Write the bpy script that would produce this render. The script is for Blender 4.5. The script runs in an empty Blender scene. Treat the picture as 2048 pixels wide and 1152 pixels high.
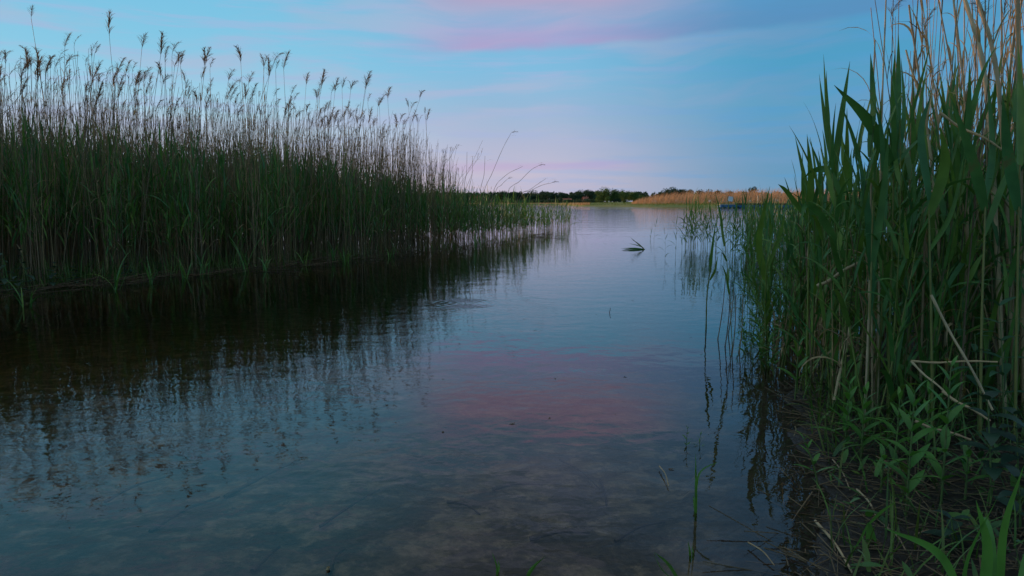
import bpy, math, random
import numpy as np
from mathutils import Vector, Matrix

SC = bpy.context.scene
COL = SC.collection
R = math.radians
rng = np.random.default_rng(7)
random.seed(7)

# ------------------------------------------------------------------ camera
F = 1479.0                      # focal length in pixels of the 2048 px wide photograph
PITCH = R(6.56)
CAMH = 1.0
cam_d = bpy.data.cameras.new('camera')
cam_d.sensor_width = 36.0
cam_d.lens = F * 36.0 / 2048.0
cam_d.clip_start = 0.02
cam_d.clip_end = 9000
cam = bpy.data.objects.new('camera', cam_d)
COL.objects.link(cam)
cam.location = (0, 0, CAMH)
cam.rotation_euler = (R(90) - PITCH, 0, 0)
SC.camera = cam

SC.view_settings.view_transform = 'Standard'
SC.view_settings.look = 'None'
SC.view_settings.gamma = 1.0
SC.view_settings.use_curve_mapping = False
SC.view_settings.exposure = 0.0
SC.render.engine = 'CYCLES'
SC.cycles.use_denoising = True
SC.cycles.max_bounces = 7
SC.cycles.diffuse_bounces = 3
SC.cycles.glossy_bounces = 3
SC.cycles.transparent_max_bounces = 10
SC.cycles.caustics_reflective = False
SC.cycles.caustics_refractive = False

SUN_AZ, SUN_EL = -55.0, 4.0     # azimuth from +Y, positive to the right


def lin(c):
    c = c / 255.0
    return c / 12.92 if c <= 0.04045 else ((c + 0.055) / 1.055) ** 2.4


def S(r, g, b):
    return (lin(r), lin(g), lin(b), 1.0)


# ------------------------------------------------------------------ node helpers
class NT:
    def __init__(self, tree):
        self.t = tree
        self.n = tree.nodes
        self.l = tree.links

    def add(self, kind, **kw):
        nd = self.n.new(kind)
        for k, v in kw.items():
            setattr(nd, k, v)
        return nd

    def put(self, sock, val):
        if hasattr(val, 'is_output'):
            self.l.new(val, sock)
        else:
            sock.default_value = val

    def m(self, op, a, b=0.0, c=None):
        nd = self.add('ShaderNodeMath', operation=op)
        self.put(nd.inputs[0], a)
        self.put(nd.inputs[1], b)
        if c is not None:
            self.put(nd.inputs[2], c)
        return nd.outputs[0]

    def vm(self, op, a, b=(0, 0, 0)):
        nd = self.add('ShaderNodeVectorMath', operation=op)
        self.put(nd.inputs[0], a)
        self.put(nd.inputs[1], b)
        return nd.outputs[0]

    def xyz(self, x, y, z):
        nd = self.add('ShaderNodeCombineXYZ')
        for i, v in enumerate((x, y, z)):
            self.put(nd.inputs[i], v)
        return nd.outputs[0]

    def sep(self, v):
        nd = self.add('ShaderNodeSeparateXYZ')
        self.put(nd.inputs[0], v)
        return nd.outputs

    def sm(self, v, a, b, lo=0.0, hi=1.0):
        nd = self.add('ShaderNodeMapRange', interpolation_type='SMOOTHSTEP')
        self.put(nd.inputs[0], v)
        for i, q in enumerate((a, b, lo, hi)):
            self.put(nd.inputs[i + 1], q)
        return nd.outputs[0]

    def noise(self, vec, scale, detail=3.0, rough=0.5, dist=0.0):
        nd = self.add('ShaderNodeTexNoise')
        self.put(nd.inputs['Vector'], vec)
        nd.inputs['Scale'].default_value = scale
        nd.inputs['Detail'].default_value = detail
        nd.inputs['Roughness'].default_value = rough
        nd.inputs['Distortion'].default_value = dist
        return nd.outputs['Fac']

    def mix(self, f, a, b, blend='MIX'):
        nd = self.add('ShaderNodeMix', data_type='RGBA', blend_type=blend)
        self.put(nd.inputs[0], f)
        self.put(nd.inputs[6], a)
        self.put(nd.inputs[7], b)
        return nd.outputs[2]

    def ramp(self, f, stops):
        nd = self.add('ShaderNodeValToRGB')
        self.put(nd.inputs[0], f)
        e = nd.color_ramp.elements
        e[0].position, e[0].color = stops[0]
        e[1].position, e[1].color = stops[-1]
        for p, c in stops[1:-1]:
            q = e.new(p)
            q.color = c
        return nd.outputs[0]


# ------------------------------------------------------------------ world: dusk sky with thin cloud streaks
world = bpy.data.worlds.new('World')
SC.world = world
world.use_nodes = True
wt = NT(world.node_tree)
wt.n.clear()
tc = wt.add('ShaderNodeTexCoord')
dx, dy, dz = wt.sep(wt.vm('NORMALIZE', tc.outputs['Generated']))
el = wt.m('MULTIPLY', wt.m('ARCSINE', dz), 57.29578)
az = wt.m('MULTIPLY', wt.m('ARCTAN2', dx, dy), 57.29578)
elf = wt.m('DIVIDE', wt.m('MAXIMUM', el, 0.0), 90.0)


def eramp(rows):
    return wt.ramp(elf, [(e / 90.0, S(*c)) for e, c in rows])


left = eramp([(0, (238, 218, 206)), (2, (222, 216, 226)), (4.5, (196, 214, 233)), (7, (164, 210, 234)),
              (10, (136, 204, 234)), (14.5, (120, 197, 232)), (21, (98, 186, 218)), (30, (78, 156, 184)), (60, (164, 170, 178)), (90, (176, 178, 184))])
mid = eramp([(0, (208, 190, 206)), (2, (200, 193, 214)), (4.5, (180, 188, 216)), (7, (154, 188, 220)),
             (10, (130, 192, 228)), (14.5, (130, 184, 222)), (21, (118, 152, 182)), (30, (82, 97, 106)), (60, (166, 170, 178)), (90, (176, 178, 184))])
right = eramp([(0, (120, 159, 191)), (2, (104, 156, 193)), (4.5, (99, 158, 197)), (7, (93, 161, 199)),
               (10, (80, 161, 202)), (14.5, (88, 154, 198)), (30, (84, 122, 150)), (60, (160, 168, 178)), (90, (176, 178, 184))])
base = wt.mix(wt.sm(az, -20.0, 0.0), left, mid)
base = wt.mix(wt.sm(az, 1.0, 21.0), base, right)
# thin broken streaks
warp = wt.noise(wt.xyz(wt.m('MULTIPLY', az, 0.06), wt.m('MULTIPLY', el, 0.12), 3.0), 1.0, 2.0)
streak_v = wt.xyz(wt.m('MULTIPLY', az, 0.055), wt.m('ADD', wt.m('MULTIPLY', el, 0.42), wt.m('ADD', wt.m('MULTIPLY', warp, 2.2), wt.m('MULTIPLY', az, -0.012))), 0.0)
st = wt.noise(streak_v, 1.0, 5.0, 0.55)
stm = wt.m('MULTIPLY', wt.sm(st, 0.44, 0.66), wt.sm(el, 50.0, 20.0))
lav = wt.mix(wt.sm(az, 2.0, 22.0), S(182, 188, 218), S(112, 158, 200))
lav = wt.mix(wt.m('MULTIPLY', wt.sm(az, -4.0, -18.0), wt.sm(el, 9.0, 16.0)), lav, S(140, 192, 222))
base = wt.mix(wt.m('MULTIPLY', stm, 0.62), base, lav)
st2 = wt.noise(wt.xyz(wt.m('MULTIPLY', az, 0.09), wt.m('MULTIPLY', el, 1.1), 9.0), 1.0, 4.0, 0.6)
base = wt.mix(wt.m('MULTIPLY', wt.sm(st2, 0.48, 0.66), 0.45), base, wt.mix(wt.sm(az, 0.0, 20.0), S(170, 186, 226), S(86, 160, 212)))
# long mauve cloud bank, hard lower edge rising to the right
edge_n = wt.m('MULTIPLY', wt.m('SUBTRACT', wt.noise(wt.xyz(wt.m('MULTIPLY', az, 0.16), 0.0, 5.0), 1.0, 3.0), 0.5), 1.1)
soft_n = wt.noise(wt.xyz(wt.m('MULTIPLY', az, 0.10), wt.m('MULTIPLY', el, 0.5), 1.0), 1.0, 4.0)
rel = wt.m('SUBTRACT', el, wt.m('ADD', wt.m('ADD', 11.0, wt.m('MULTIPLY', az, 0.052)), edge_n))
band = wt.m('MULTIPLY', wt.sm(rel, 0.0, 0.6), wt.sm(rel, 3.4, 0.6))
band = wt.m('MULTIPLY', band, wt.m('MULTIPLY', wt.sm(az, -11.0, -2.0), wt.sm(soft_n, 0.25, 0.5, 0.55, 1.0)))
bandc = wt.mix(wt.sm(az, 3.0, 17.0), S(184, 154, 205), S(92, 142, 192))
base = wt.mix(wt.m('MULTIPLY', band, 0.62), base, bandc)
# pink lit cloud higher up
pk = wt.noise(wt.xyz(wt.m('MULTIPLY', az, 0.13), wt.m('MULTIPLY', el, 0.30), 21.0), 1.0, 3.0)
pcl = wt.m('MULTIPLY', wt.m('MULTIPLY', wt.sm(el, 12.6, 15.6), wt.sm(el, 19.0, 16.4)), wt.m('MULTIPLY', wt.sm(az, -10.0, -3.0), wt.sm(az, 17.0, 6.0)))
base = wt.mix(wt.m('MULTIPLY', pcl, wt.sm(pk, 0.3, 0.55, 0.45, 0.85)), base, S(192, 164, 198))
# low pink streak over the lake
p2 = wt.m('MULTIPLY', wt.sm(wt.m('ABSOLUTE', wt.m('SUBTRACT', el, wt.m('ADD', 2.75, wt.m('MULTIPLY', wt.m('SUBTRACT', st2, 0.5), 1.2)))), 0.55, 0.05), wt.m('MULTIPLY', wt.sm(az, -8.0, -2.0), wt.sm(az, 12.0, 6.0)))
base = wt.mix(wt.m('MULTIPLY', p2, 0.38), base, S(196, 164, 212))
sky = wt.add('ShaderNodeTexSky', sky_type='NISHITA', sun_disc=False)
sky.sun_elevation = R(SUN_EL)
sky.sun_rotation = R(SUN_AZ)
nish = wt.mix(1.0, sky.outputs[0], (0.07, 0.07, 0.07, 1), 'MULTIPLY')
fin = wt.mix(0.06, base, nish)
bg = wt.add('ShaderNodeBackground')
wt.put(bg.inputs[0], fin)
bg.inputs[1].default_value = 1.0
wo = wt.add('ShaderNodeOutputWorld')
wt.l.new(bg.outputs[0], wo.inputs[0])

sun_d = bpy.data.lights.new('sun', 'SUN')
sun_d.energy = 4.0
sun_d.angle = R(2.0)
sun_d.color = (1.0, 0.56, 0.32)
sun = bpy.data.objects.new('sun', sun_d)
COL.objects.link(sun)
sd = Vector((math.sin(R(SUN_AZ)) * math.cos(R(SUN_EL)), math.cos(R(SUN_AZ)) * math.cos(R(SUN_EL)), math.sin(R(SUN_EL))))
sun.rotation_euler = sd.to_track_quat('Z', 'Y').to_euler()
sun.location = sd * 50


# ------------------------------------------------------------------ pixel <-> place
SP, CP = math.sin(PITCH), math.cos(PITCH)


def ray(px, py):
    cx, cy = (px - 1024) / F, (576 - py) / F
    return np.array([cx, CP + SP * cy, -SP + CP * cy])


def gnd(px, py, z=0.0):
    d = ray(px, py)
    t = (z - CAMH) / d[2]
    return np.array([d[0] * t, d[1] * t, z])


def dep(px, py, y):
    d = ray(px, py)
    t = y / d[1]
    return np.array([d[0] * t, y, CAMH + d[2] * t])


def ppx(x, y):
    """photo column of a ground point"""
    return 1024 + F * x / (y * CP + CAMH * SP)


def on_ground(px, py):
    z = 0.0
    for _ in range(6):
        p = gnd(px, py, z)
        z = 0.5 * z + 0.5 * max(-0.02, float(ground_z(p[0], p[1])))
    return gnd(px, py, z)


# ------------------------------------------------------------------ object helpers
def tag(o, label, cat, group=None, kind=None):
    if label:
        o['label'] = label
    if cat:
        o['category'] = cat
    if group:
        o['group'] = group
    if kind:
        o['kind'] = kind
    return o


def mesh_np(name, V, Q, mat, smooth=True):
    V = np.asarray(V, dtype=np.float32).reshape(-1, 3)
    Q = np.asarray(Q, dtype=np.int32)
    k = Q.shape[1]
    me = bpy.data.meshes.new(name)
    me.vertices.add(len(V))
    me.vertices.foreach_set('co', V.ravel())
    me.loops.add(Q.size)
    me.loops.foreach_set('vertex_index', Q.ravel())
    me.polygons.add(len(Q))
    me.polygons.foreach_set('loop_start', np.arange(0, Q.size, k, dtype=np.int32))
    me.polygons.foreach_set('loop_total', np.full(len(Q), k, dtype=np.int32))
    me.polygons.foreach_set('use_smooth', np.full(len(Q), smooth, dtype=bool))
    me.update(calc_edges=True)
    me.materials.append(mat)
    return me


def join(parts):
    Vs, Qs, o = [], [], 0
    for v, q in parts:
        Vs.append(v)
        Qs.append(q + o)
        o += len(v)
    return np.concatenate(Vs), np.concatenate(Qs)


def obj(name, me, parent=None, loc=None, rotz=0.0, scale=None):
    o = bpy.data.objects.new(name, me)
    COL.objects.link(o)
    if parent:
        o.parent = parent
    if loc is not None:
        o.location = loc
    if rotz:
        o.rotation_euler.z = rotz
    if scale:
        o.scale = (scale,) * 3
    return o


def empty(name, loc=(0, 0, 0), rotz=0.0):
    o = obj(name, None, None, loc, rotz)
    o.empty_display_size = 0.05
    return o


def copy_tree(o):
    c = o.copy()
    COL.objects.link(c)
    for ch in o.children:
        d = ch.copy()
        COL.objects.link(d)
        d.parent = c
        for g in ch.children:
            e = g.copy()
            COL.objects.link(e)
            e.parent = d
    return c


def blades(base, azm, L, W, th0, bend, segs=5, twist=0.0, fold=0.0, pw=1.5, peak=0.3, az_curl=0.0):
    """many grass-like blades at once -> verts, quads"""
    base = np.asarray(base, float).reshape(-1, 3)
    n = len(base)
    b = lambda a: np.broadcast_to(np.asarray(a, float), (n,))
    azm, L, W, th0, bend, twist, az_curl = map(b, (azm, L, W, th0, bend, twist, az_curl))
    t = np.linspace(0, 1, segs + 1)
    th = th0[:, None] + bend[:, None] * t[None, :] ** pw
    thm = 0.5 * (th[:, 1:] + th[:, :-1])
    h = np.concatenate([np.zeros((n, 1)), np.cumsum(np.sin(thm), 1)], 1) * (L / segs)[:, None]
    z = np.concatenate([np.zeros((n, 1)), np.cumsum(np.cos(thm), 1)], 1) * (L / segs)[:, None]
    a = azm[:, None] + az_curl[:, None] * t[None, :]
    ca, sa = np.cos(a), np.sin(a)
    C = np.stack([base[:, 0, None] + h * ca, base[:, 1, None] + h * sa, base[:, 2, None] + z], -1)
    w = np.where(t < peak, 0.55 + 0.45 * np.sin(np.minimum(t / peak, 1) * math.pi / 2), 1 - ((t - peak) / (1 - peak)) ** 1.6)
    w = np.maximum(w, 0.03)
    tw = twist[:, None] * t[None, :]
    perp = np.stack([-sa, ca, np.zeros_like(sa)], -1)
    nor = np.stack([np.cos(th) * ca, np.cos(th) * sa, -np.sin(th)], -1)
    side = perp * np.cos(tw)[..., None] + nor * np.sin(tw)[..., None]
    off = side * (0.5 * W[:, None] * w[None, :])[..., None]
    if fold > 0:
        nn = nor * np.cos(tw)[..., None] - perp * np.sin(tw)[..., None]
        dn = nn * (fold * 0.5 * W[:, None] * w[None, :])[..., None]
        V = np.stack([C - off, C + dn, C + off], 2)
        k = 3
    else:
        V = np.stack([C - off, C + off], 2)
        k = 2
    V = V.reshape(-1, 3)
    i = np.arange(n)[:, None, None] * (segs + 1) * k
    j = np.arange(segs)[None, :, None] * k
    c = np.arange(k - 1)[None, None, :]
    q0 = (i + j + c).ravel()
    Q = np.stack([q0, q0 + 1, q0 + 1 + k, q0 + k], 1)
    return V, Q


def tubes(C, rad, sides=4):
    """C (n, s, 3) centre lines, rad (n, s) radii -> verts, quads"""
    n, s, _ = C.shape
    ang = np.arange(sides) * 2 * math.pi / sides
    T = np.gradient(C, axis=1)
    T /= np.linalg.norm(T, axis=2, keepdims=True) + 1e-9
    ref = np.where(np.abs(T[..., 2:3]) > 0.8, np.array([1.0, 0, 0]), np.array([0, 0, 1.0]))
    X = np.cross(T, ref)
    X /= np.linalg.norm(X, axis=2, keepdims=True) + 1e-9
    Y = np.cross(T, X)
    V = C[:, :, None, :] + rad[:, :, None, None] * (X[:, :, None, :] * np.cos(ang)[:, None] + Y[:, :, None, :] * np.sin(ang)[:, None])
    i = np.arange(n)[:, None, None] * s * sides
    j = np.arange(s - 1)[None, :, None] * sides
    k = np.arange(sides)[None, None, :]
    a = (i + j + k).ravel()
    b_ = (i + j + (k + 1) % sides).ravel()
    Q = np.stack([a, b_, b_ + sides, a + sides], 1)
    return V.reshape(-1, 3), Q


def spline(pts, n=14):
    pts = [np.asarray(p, float) for p in pts]
    if len(pts) == 2:
        return np.array([pts[0] + (pts[1] - pts[0]) * t for t in np.linspace(0, 1, n)])
    P = [2 * pts[0] - pts[1]] + pts + [2 * pts[-1] - pts[-2]]
    out = []
    m = len(pts) - 1
    for u in np.linspace(0, m - 1e-6, n):
        i = int(u)
        f = u - i
        p0, p1, p2, p3 = P[i], P[i + 1], P[i + 2], P[i + 3]
        out.append(0.5 * (2 * p1 + (p2 - p0) * f + (2 * p0 - 5 * p1 + 4 * p2 - p3) * f * f + (3 * p1 - p0 - 3 * p2 + p3) * f ** 3))
    return np.array(out)


def cane_mesh(name, pts, r0, r1, mat, sides=6, n=16, nodes=True):
    C = spline(pts, n)
    t = np.linspace(0, 1, n)
    r = r0 + (r1 - r0) * t
    if nodes:
        r = r * (1 + 0.22 * (np.arange(n) % 3 == 1))
    v, q = tubes(C[None], r[None], sides)
    return mesh_np(name, v, q, mat)


def blade_mesh(name, pts, width, mat, n=12, roll=0.3, peak=0.3, fold=0.25):
    """one folded leaf blade through the given 3-D points (base to tip)"""
    C = spline(pts, n)
    T = np.gradient(C, axis=0)
    T /= np.linalg.norm(T, axis=1, keepdims=True)
    view = np.array([math.sin(roll), math.cos(roll), 0.12])
    X = np.cross(T, view)
    X /= np.linalg.norm(X, axis=1, keepdims=True) + 1e-9
    N = np.cross(X, T)
    t = np.linspace(0, 1, n)
    w = np.where(t < peak, 0.6 + 0.4 * np.sin(np.minimum(t / peak, 1) * math.pi / 2), 1 - ((t - peak) / (1 - peak)) ** 1.7)
    w = np.maximum(w, 0.02)[:, None] * width * 0.5
    V = np.stack([C - X * w, C + N * w * fold, C + X * w], 1).reshape(-1, 3)
    q = []
    for i in range(n - 1):
        for k in (0, 1):
            a = i * 3 + k
            q.append((a, a + 1, a + 4, a + 3))
    return mesh_np(name, V, np.array(q), mat)


# ------------------------------------------------------------------ materials
def new_mat(name):
    m = bpy.data.materials.new(name)
    m.use_nodes = True
    t = NT(m.node_tree)
    t.n.clear()
    out = t.add('ShaderNodeOutputMaterial')
    return m, t, out


def leafy(name, cols, trans=0.25, rough=0.5, island=False, spec=0.35, nscale=14.0):
    m, t, out = new_mat(name)
    if island:
        rnd = t.add('ShaderNodeNewGeometry').outputs['Random Per Island']
    else:
        rnd = t.add('ShaderNodeObjectInfo').outputs['Random']
    c = t.ramp(rnd, [(i / (len(cols) - 1), (*cc, 1)) for i, cc in enumerate(cols)])
    tcn = t.add('ShaderNodeTexCoord')
    nz = t.noise(tcn.outputs['Object'], nscale, 3.0)
    if island:
        big = t.noise(tcn.outputs['Object'], 1.3, 3.0)
        c = t.mix(0.7, c, t.ramp(big, [(0.35, (0.66, 0.74, 0.72, 1)), (0.65, (1.35, 1.22, 1.0, 1))]), 'MULTIPLY')
    c = t.mix(0.6, c, t.ramp(nz, [(0.3, (0.62, 0.62, 0.6, 1)), (0.7, (1.3, 1.25, 1.15, 1))]), 'MULTIPLY')
    if trans > 0.1 and nscale == 14.0 and 'leaf' in name:
        blot = t.noise(tcn.outputs['Object'], 7.0, 5.0, 0.65)
        c = t.mix(t.sm(blot, 0.60, 0.70, 0.0, 0.75), c, (0.17, 0.12, 0.05, 1))
    p = t.add('ShaderNodeBsdfPrincipled')
    t.put(p.inputs['Base Color'], c)
    p.inputs['Roughness'].default_value = rough
    p.inputs['Specular IOR Level'].default_value = spec
    tr = t.add('ShaderNodeBsdfTranslucent')
    t.put(tr.inputs[0], t.mix(1.0, c, (1.25, 1.35, 0.7, 1), 'MULTIPLY'))
    mx = t.add('ShaderNodeMixShader')
    mx.inputs[0].default_value = trans
    t.l.new(p.outputs[0], mx.inputs[1])
    t.l.new(tr.outputs[0], mx.inputs[2])
    t.l.new(mx.outputs[0], out.inputs[0])
    return m


GREENS = [(0.055, 0.165, 0.045), (0.115, 0.235, 0.042), (0.065, 0.190, 0.070), (0.160, 0.260, 0.042), (0.065, 0.180, 0.055)]
STRAWS = [(0.38, 0.25, 0.13), (0.50, 0.35, 0.19), (0.30, 0.195, 0.11), (0.56, 0.41, 0.24), (0.42, 0.28, 0.15)]
BROWNS = [(0.22, 0.14, 0.085), (0.31, 0.205, 0.125), (0.17, 0.11, 0.07), (0.38, 0.26, 0.16)]
M = {}
M['leaf'] = leafy('reed_leaf', GREENS, 0.22)
M['leaf_stuff'] = leafy('reed_leaf_mass', GREENS, 0.18, island=True)
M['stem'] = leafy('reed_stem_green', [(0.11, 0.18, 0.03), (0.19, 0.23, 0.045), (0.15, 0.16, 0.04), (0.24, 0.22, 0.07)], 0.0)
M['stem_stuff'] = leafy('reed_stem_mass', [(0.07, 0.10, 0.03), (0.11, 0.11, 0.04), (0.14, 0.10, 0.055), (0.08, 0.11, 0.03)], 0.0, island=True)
M['straw'] = leafy('dry_cane', STRAWS, 0.0, 0.55)
M['straw_stuff'] = leafy('dry_stalk_mass', BROWNS + STRAWS[:2], 0.0, 0.65, island=True)
M['brown_stem'] = leafy('dry_stalk', BROWNS + STRAWS[:1], 0.0, 0.65)
M['plume'] = leafy('reed_plume', [(0.16, 0.11, 0.09), (0.24, 0.17, 0.14), (0.12, 0.085, 0.07)], 0.35, 0.8, spec=0.1)
M['plume_stuff'] = leafy('reed_plume_mass', [(0.16, 0.11, 0.09), (0.24, 0.17, 0.14), (0.12, 0.085, 0.07)], 0.35, 0.8, True, 0.1)
M['dryleaf'] = leafy('withered_leaf', STRAWS, 0.3, 0.7)
M['herb'] = leafy('herb_leaf', [(0.080, 0.230, 0.040), (0.115, 0.270, 0.050), (0.070, 0.200, 0.045)], 0.25, 0.45)
M['herb_stem'] = leafy('herb_stem', [(0.10, 0.15, 0.04), (0.13, 0.16, 0.05)], 0.0)
M['nettle'] = leafy('nettle_leaf', [(0.022, 0.060, 0.036), (0.030, 0.075, 0.045), (0.018, 0.050, 0.036)], 0.15, 0.5)
M['blue_leaf'] = leafy('bluish_leaf', [(0.045, 0.125, 0.070), (0.055, 0.145, 0.075)], 0.2, 0.45)
M['iris'] = leafy('bright_blade', [(0.12, 0.27, 0.05), (0.15, 0.31, 0.06), (0.10, 0.23, 0.045)], 0.25, 0.4)
M['grass_stuff'] = leafy('bank_grass', [(0.055, 0.14, 0.025), (0.085, 0.18, 0.035), (0.12, 0.15, 0.04), (0.045, 0.11, 0.03)], 0.2, island=True)
M['ground_leaf'] = leafy('ground_leaf', [(0.045, 0.125, 0.03), (0.075, 0.18, 0.035), (0.035, 0.10, 0.045), (0.12, 0.19, 0.04)], 0.2, 0.5, True)
M['litter'] = leafy('dead_litter', [(0.10, 0.07, 0.045), (0.20, 0.14, 0.085), (0.06, 0.045, 0.032), (0.15, 0.11, 0.07)], 0.0, 0.8, island=True)
M['wood'] = leafy('wet_wood', [(0.05, 0.035, 0.028), (0.075, 0.055, 0.04), (0.035, 0.027, 0.022)], 0.0, 0.6)
M['red_twig'] = leafy('red_twig', [(0.16, 0.05, 0.045), (0.17, 0.055, 0.05)], 0.0, 0.6)
M['far_reed'] = leafy('far_straw', [(0.60, 0.34, 0.23), (0.68, 0.42, 0.29), (0.50, 0.27, 0.18), (0.64, 0.38, 0.26)], 0.25, 0.9, True, 0.05)
M['far_grass'] = leafy('far_meadow', [(0.17, 0.22, 0.045), (0.22, 0.25, 0.055), (0.14, 0.19, 0.04)], 0.2, 0.9, True, 0.05)
M['tree_leaf'] = leafy('tree_foliage', [(0.050, 0.085, 0.060), (0.065, 0.105, 0.062), (0.042, 0.072, 0.056)], 0.15, 0.8, True, 0.1)  # lightened and slightly blued: distance haze is put into the foliage colour
M['tree_light'] = leafy('willow_foliage', [(0.10, 0.16, 0.06), (0.125, 0.185, 0.065), (0.08, 0.135, 0.05)], 0.2, 0.8, True, 0.1)
M['bark'] = leafy('bark', [(0.07, 0.055, 0.04), (0.09, 0.07, 0.055)], 0.0, 0.9)


def plain(name, col, rough=0.6, metal=0.0, nscale=3.0, amt=0.35):
    m, t, out = new_mat(name)
    tcn = t.add('ShaderNodeTexCoord')
    nz = t.noise(tcn.outputs['Object'], nscale, 4.0)
    c = t.mix(amt, (*col, 1), t.mix(1.0, (*col, 1), t.ramp(nz, [(0.25, (0.5, 0.5, 0.5, 1)), (0.75, (1.35, 1.35, 1.35, 1))]), 'MULTIPLY'))
    p = t.add('ShaderNodeBsdfPrincipled')
    t.put(p.inputs['Base Color'], c)
    p.inputs['Roughness'].default_value = rough
    p.inputs['Metallic'].default_value = metal
    t.l.new(p.outputs[0], out.inputs[0])
    return m


M['blue'] = plain('blue_plastic', (0.03, 0.16, 0.36), 0.5)
M['deck'] = plain('weathered_deck', (0.42, 0.36, 0.31), 0.8)
M['dark_rail'] = plain('dark_timber', (0.045, 0.04, 0.04), 0.8)
M['white'] = plain('white_board', (0.72, 0.74, 0.76), 0.6, amt=0.15)
M['cream'] = plain('pale_timber', (0.70, 0.56, 0.36), 0.7)
M['roof'] = plain('red_roof_tiles', (0.42, 0.12, 0.07), 0.8)
M['wall'] = plain('house_wall', (0.12, 0.085, 0.07), 0.8)
M['pane'] = plain('window_glass', (0.03, 0.035, 0.04), 0.1)

# lake bed, banks and far land in one material
m, t, out = new_mat('ground')
geo = t.add('ShaderNodeNewGeometry')
pos = geo.outputs['Position']
n1 = t.noise(pos, 5.5, 7.0, 0.68, 0.25)
n2 = t.noise(pos, 15.0, 6.0, 0.66, 0.2)
n3 = t.noise(pos, 46.0, 3.0)
sand = t.ramp(n2, [(0.3, (0.17, 0.14, 0.09, 1)), (0.7, (0.30, 0.255, 0.175, 1))])
weed = t.ramp(n3, [(0.3, (0.030, 0.027, 0.018, 1)), (0.7, (0.095, 0.080, 0.050, 1))])
bed = t.mix(t.sm(n1, 0.45, 0.57), weed, sand)
bed = t.mix(t.sm(n2, 0.60, 0.44, 0.0, 0.55), bed, weed)
px_, py_, pz_ = t.sep(pos)
mud = t.ramp(t.noise(pos, 24.0, 5.0), [(0.3, (0.012, 0.010, 0.008, 1)), (0.7, (0.040, 0.032, 0.024, 1))])
c = t.mix(t.sm(pz_, -0.10, 0.0), bed, mud)
meadow = t.ramp(t.noise(pos, 0.25, 4.0), [(0.3, (0.15, 0.20, 0.045, 1)), (0.7, (0.25, 0.24, 0.07, 1))])
c = t.mix(t.sm(py_, 60.0, 70.0), c, meadow)
p = t.add('ShaderNodeBsdfPrincipled')
t.put(p.inputs['Base Color'], c)
t.put(p.inputs['Roughness'], t.sm(py_, 20.0, 60.0, 0.5, 0.95))
p.inputs['Specular IOR Level'].default_value = 0.35
bp = t.add('ShaderNodeBump')
bp.inputs['Strength'].default_value = 0.6
bp.inputs['Distance'].default_value = 0.03
t.put(bp.inputs['Height'], t.m('ADD', n2, t.m('MULTIPLY', n3, 0.3)))
t.l.new(bp.outputs[0], p.inputs['Normal'])
t.l.new(p.outputs[0], out.inputs[0])
M['ground'] = m

# lake water: clear brownish water with small wind ripples
RING = gnd(930, 607)
m, t, out = new_mat('water')
geo = t.add('ShaderNodeNewGeometry')
pos = geo.outputs['Position']
wx, wy, wz = t.sep(pos)
v1 = t.xyz(wx, t.m('MULTIPLY', wy, 1.15), 0.0)
a1 = t.noise(v1, 9.0, 2.5, 0.5, 0.4)
a2 = t.noise(v1, 2.4, 2.0, 0.5, 0.3)
a3 = t.noise(t.xyz(t.m('MULTIPLY', wx, 0.35), wy, 0.0), 1.1, 3.0, 0.55)
calm = t.noise(t.xyz(t.m('MULTIPLY', wx, 0.25), wy, 7.0), 0.33, 2.0)
far = t.sm(wy, 9.0, 40.0)
hgt = t.m('ADD', t.m('MULTIPLY', a1, t.sm(calm, 0.32, 0.65, 0.0006, 0.0019)), t.m('MULTIPLY', a2, 0.0034))
hgt = t.m('ADD', hgt, t.m('MULTIPLY', t.m('MULTIPLY', a3, far), 0.022))
rx = t.m('SUBTRACT', wx, float(RING[0]))
ry = t.m('SUBTRACT', wy, float(RING[1]))
rr = t.m('SQRT', t.m('ADD', t.m('MULTIPLY', rx, rx), t.m('MULTIPLY', ry, ry)))
ringw = t.m('MULTIPLY', t.m('SINE', t.m('MULTIPLY', rr, 75.0)), t.m('MULTIPLY', t.sm(rr, 0.42, 0.30), t.sm(rr, 0.02, 0.12)))
hgt = t.m('ADD', hgt, t.m('MULTIPLY', ringw, 0.0007))
bp = t.add('ShaderNodeBump')
bp.inputs['Strength'].default_value = 1.0
bp.inputs['Distance'].default_value = 1.0
t.put(bp.inputs['Height'], hgt)
fr = t.add('ShaderNodeFresnel')
fr.inputs['IOR'].default_value = 1.333
t.l.new(bp.outputs[0], fr.inputs['Normal'])
gl = t.add('ShaderNodeBsdfGlossy')
gl.inputs['Roughness'].default_value = 0.015
gl.inputs['Color'].default_value = (0.96, 0.97, 1.0, 1)
t.l.new(bp.outputs[0], gl.inputs['Normal'])
tp = t.add('ShaderNodeBsdfTransparent')
tp.inputs['Color'].default_value = (1.0, 1.0, 1.0, 1)
mx = t.add('ShaderNodeMixShader')
t.l.new(fr.outputs[0], mx.inputs[0])
t.l.new(tp.outputs[0], mx.inputs[1])
t.l.new(gl.outputs[0], mx.inputs[2])
t.l.new(mx.outputs[0], out.inputs[0])
va = t.add('ShaderNodeVolumeAbsorption')
va.inputs['Color'].default_value = (0.62, 0.50, 0.20, 1)
va.inputs['Density'].default_value = 1.7
t.l.new(va.outputs[0], out.inputs['Volume'])
M['water'] = m

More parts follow.
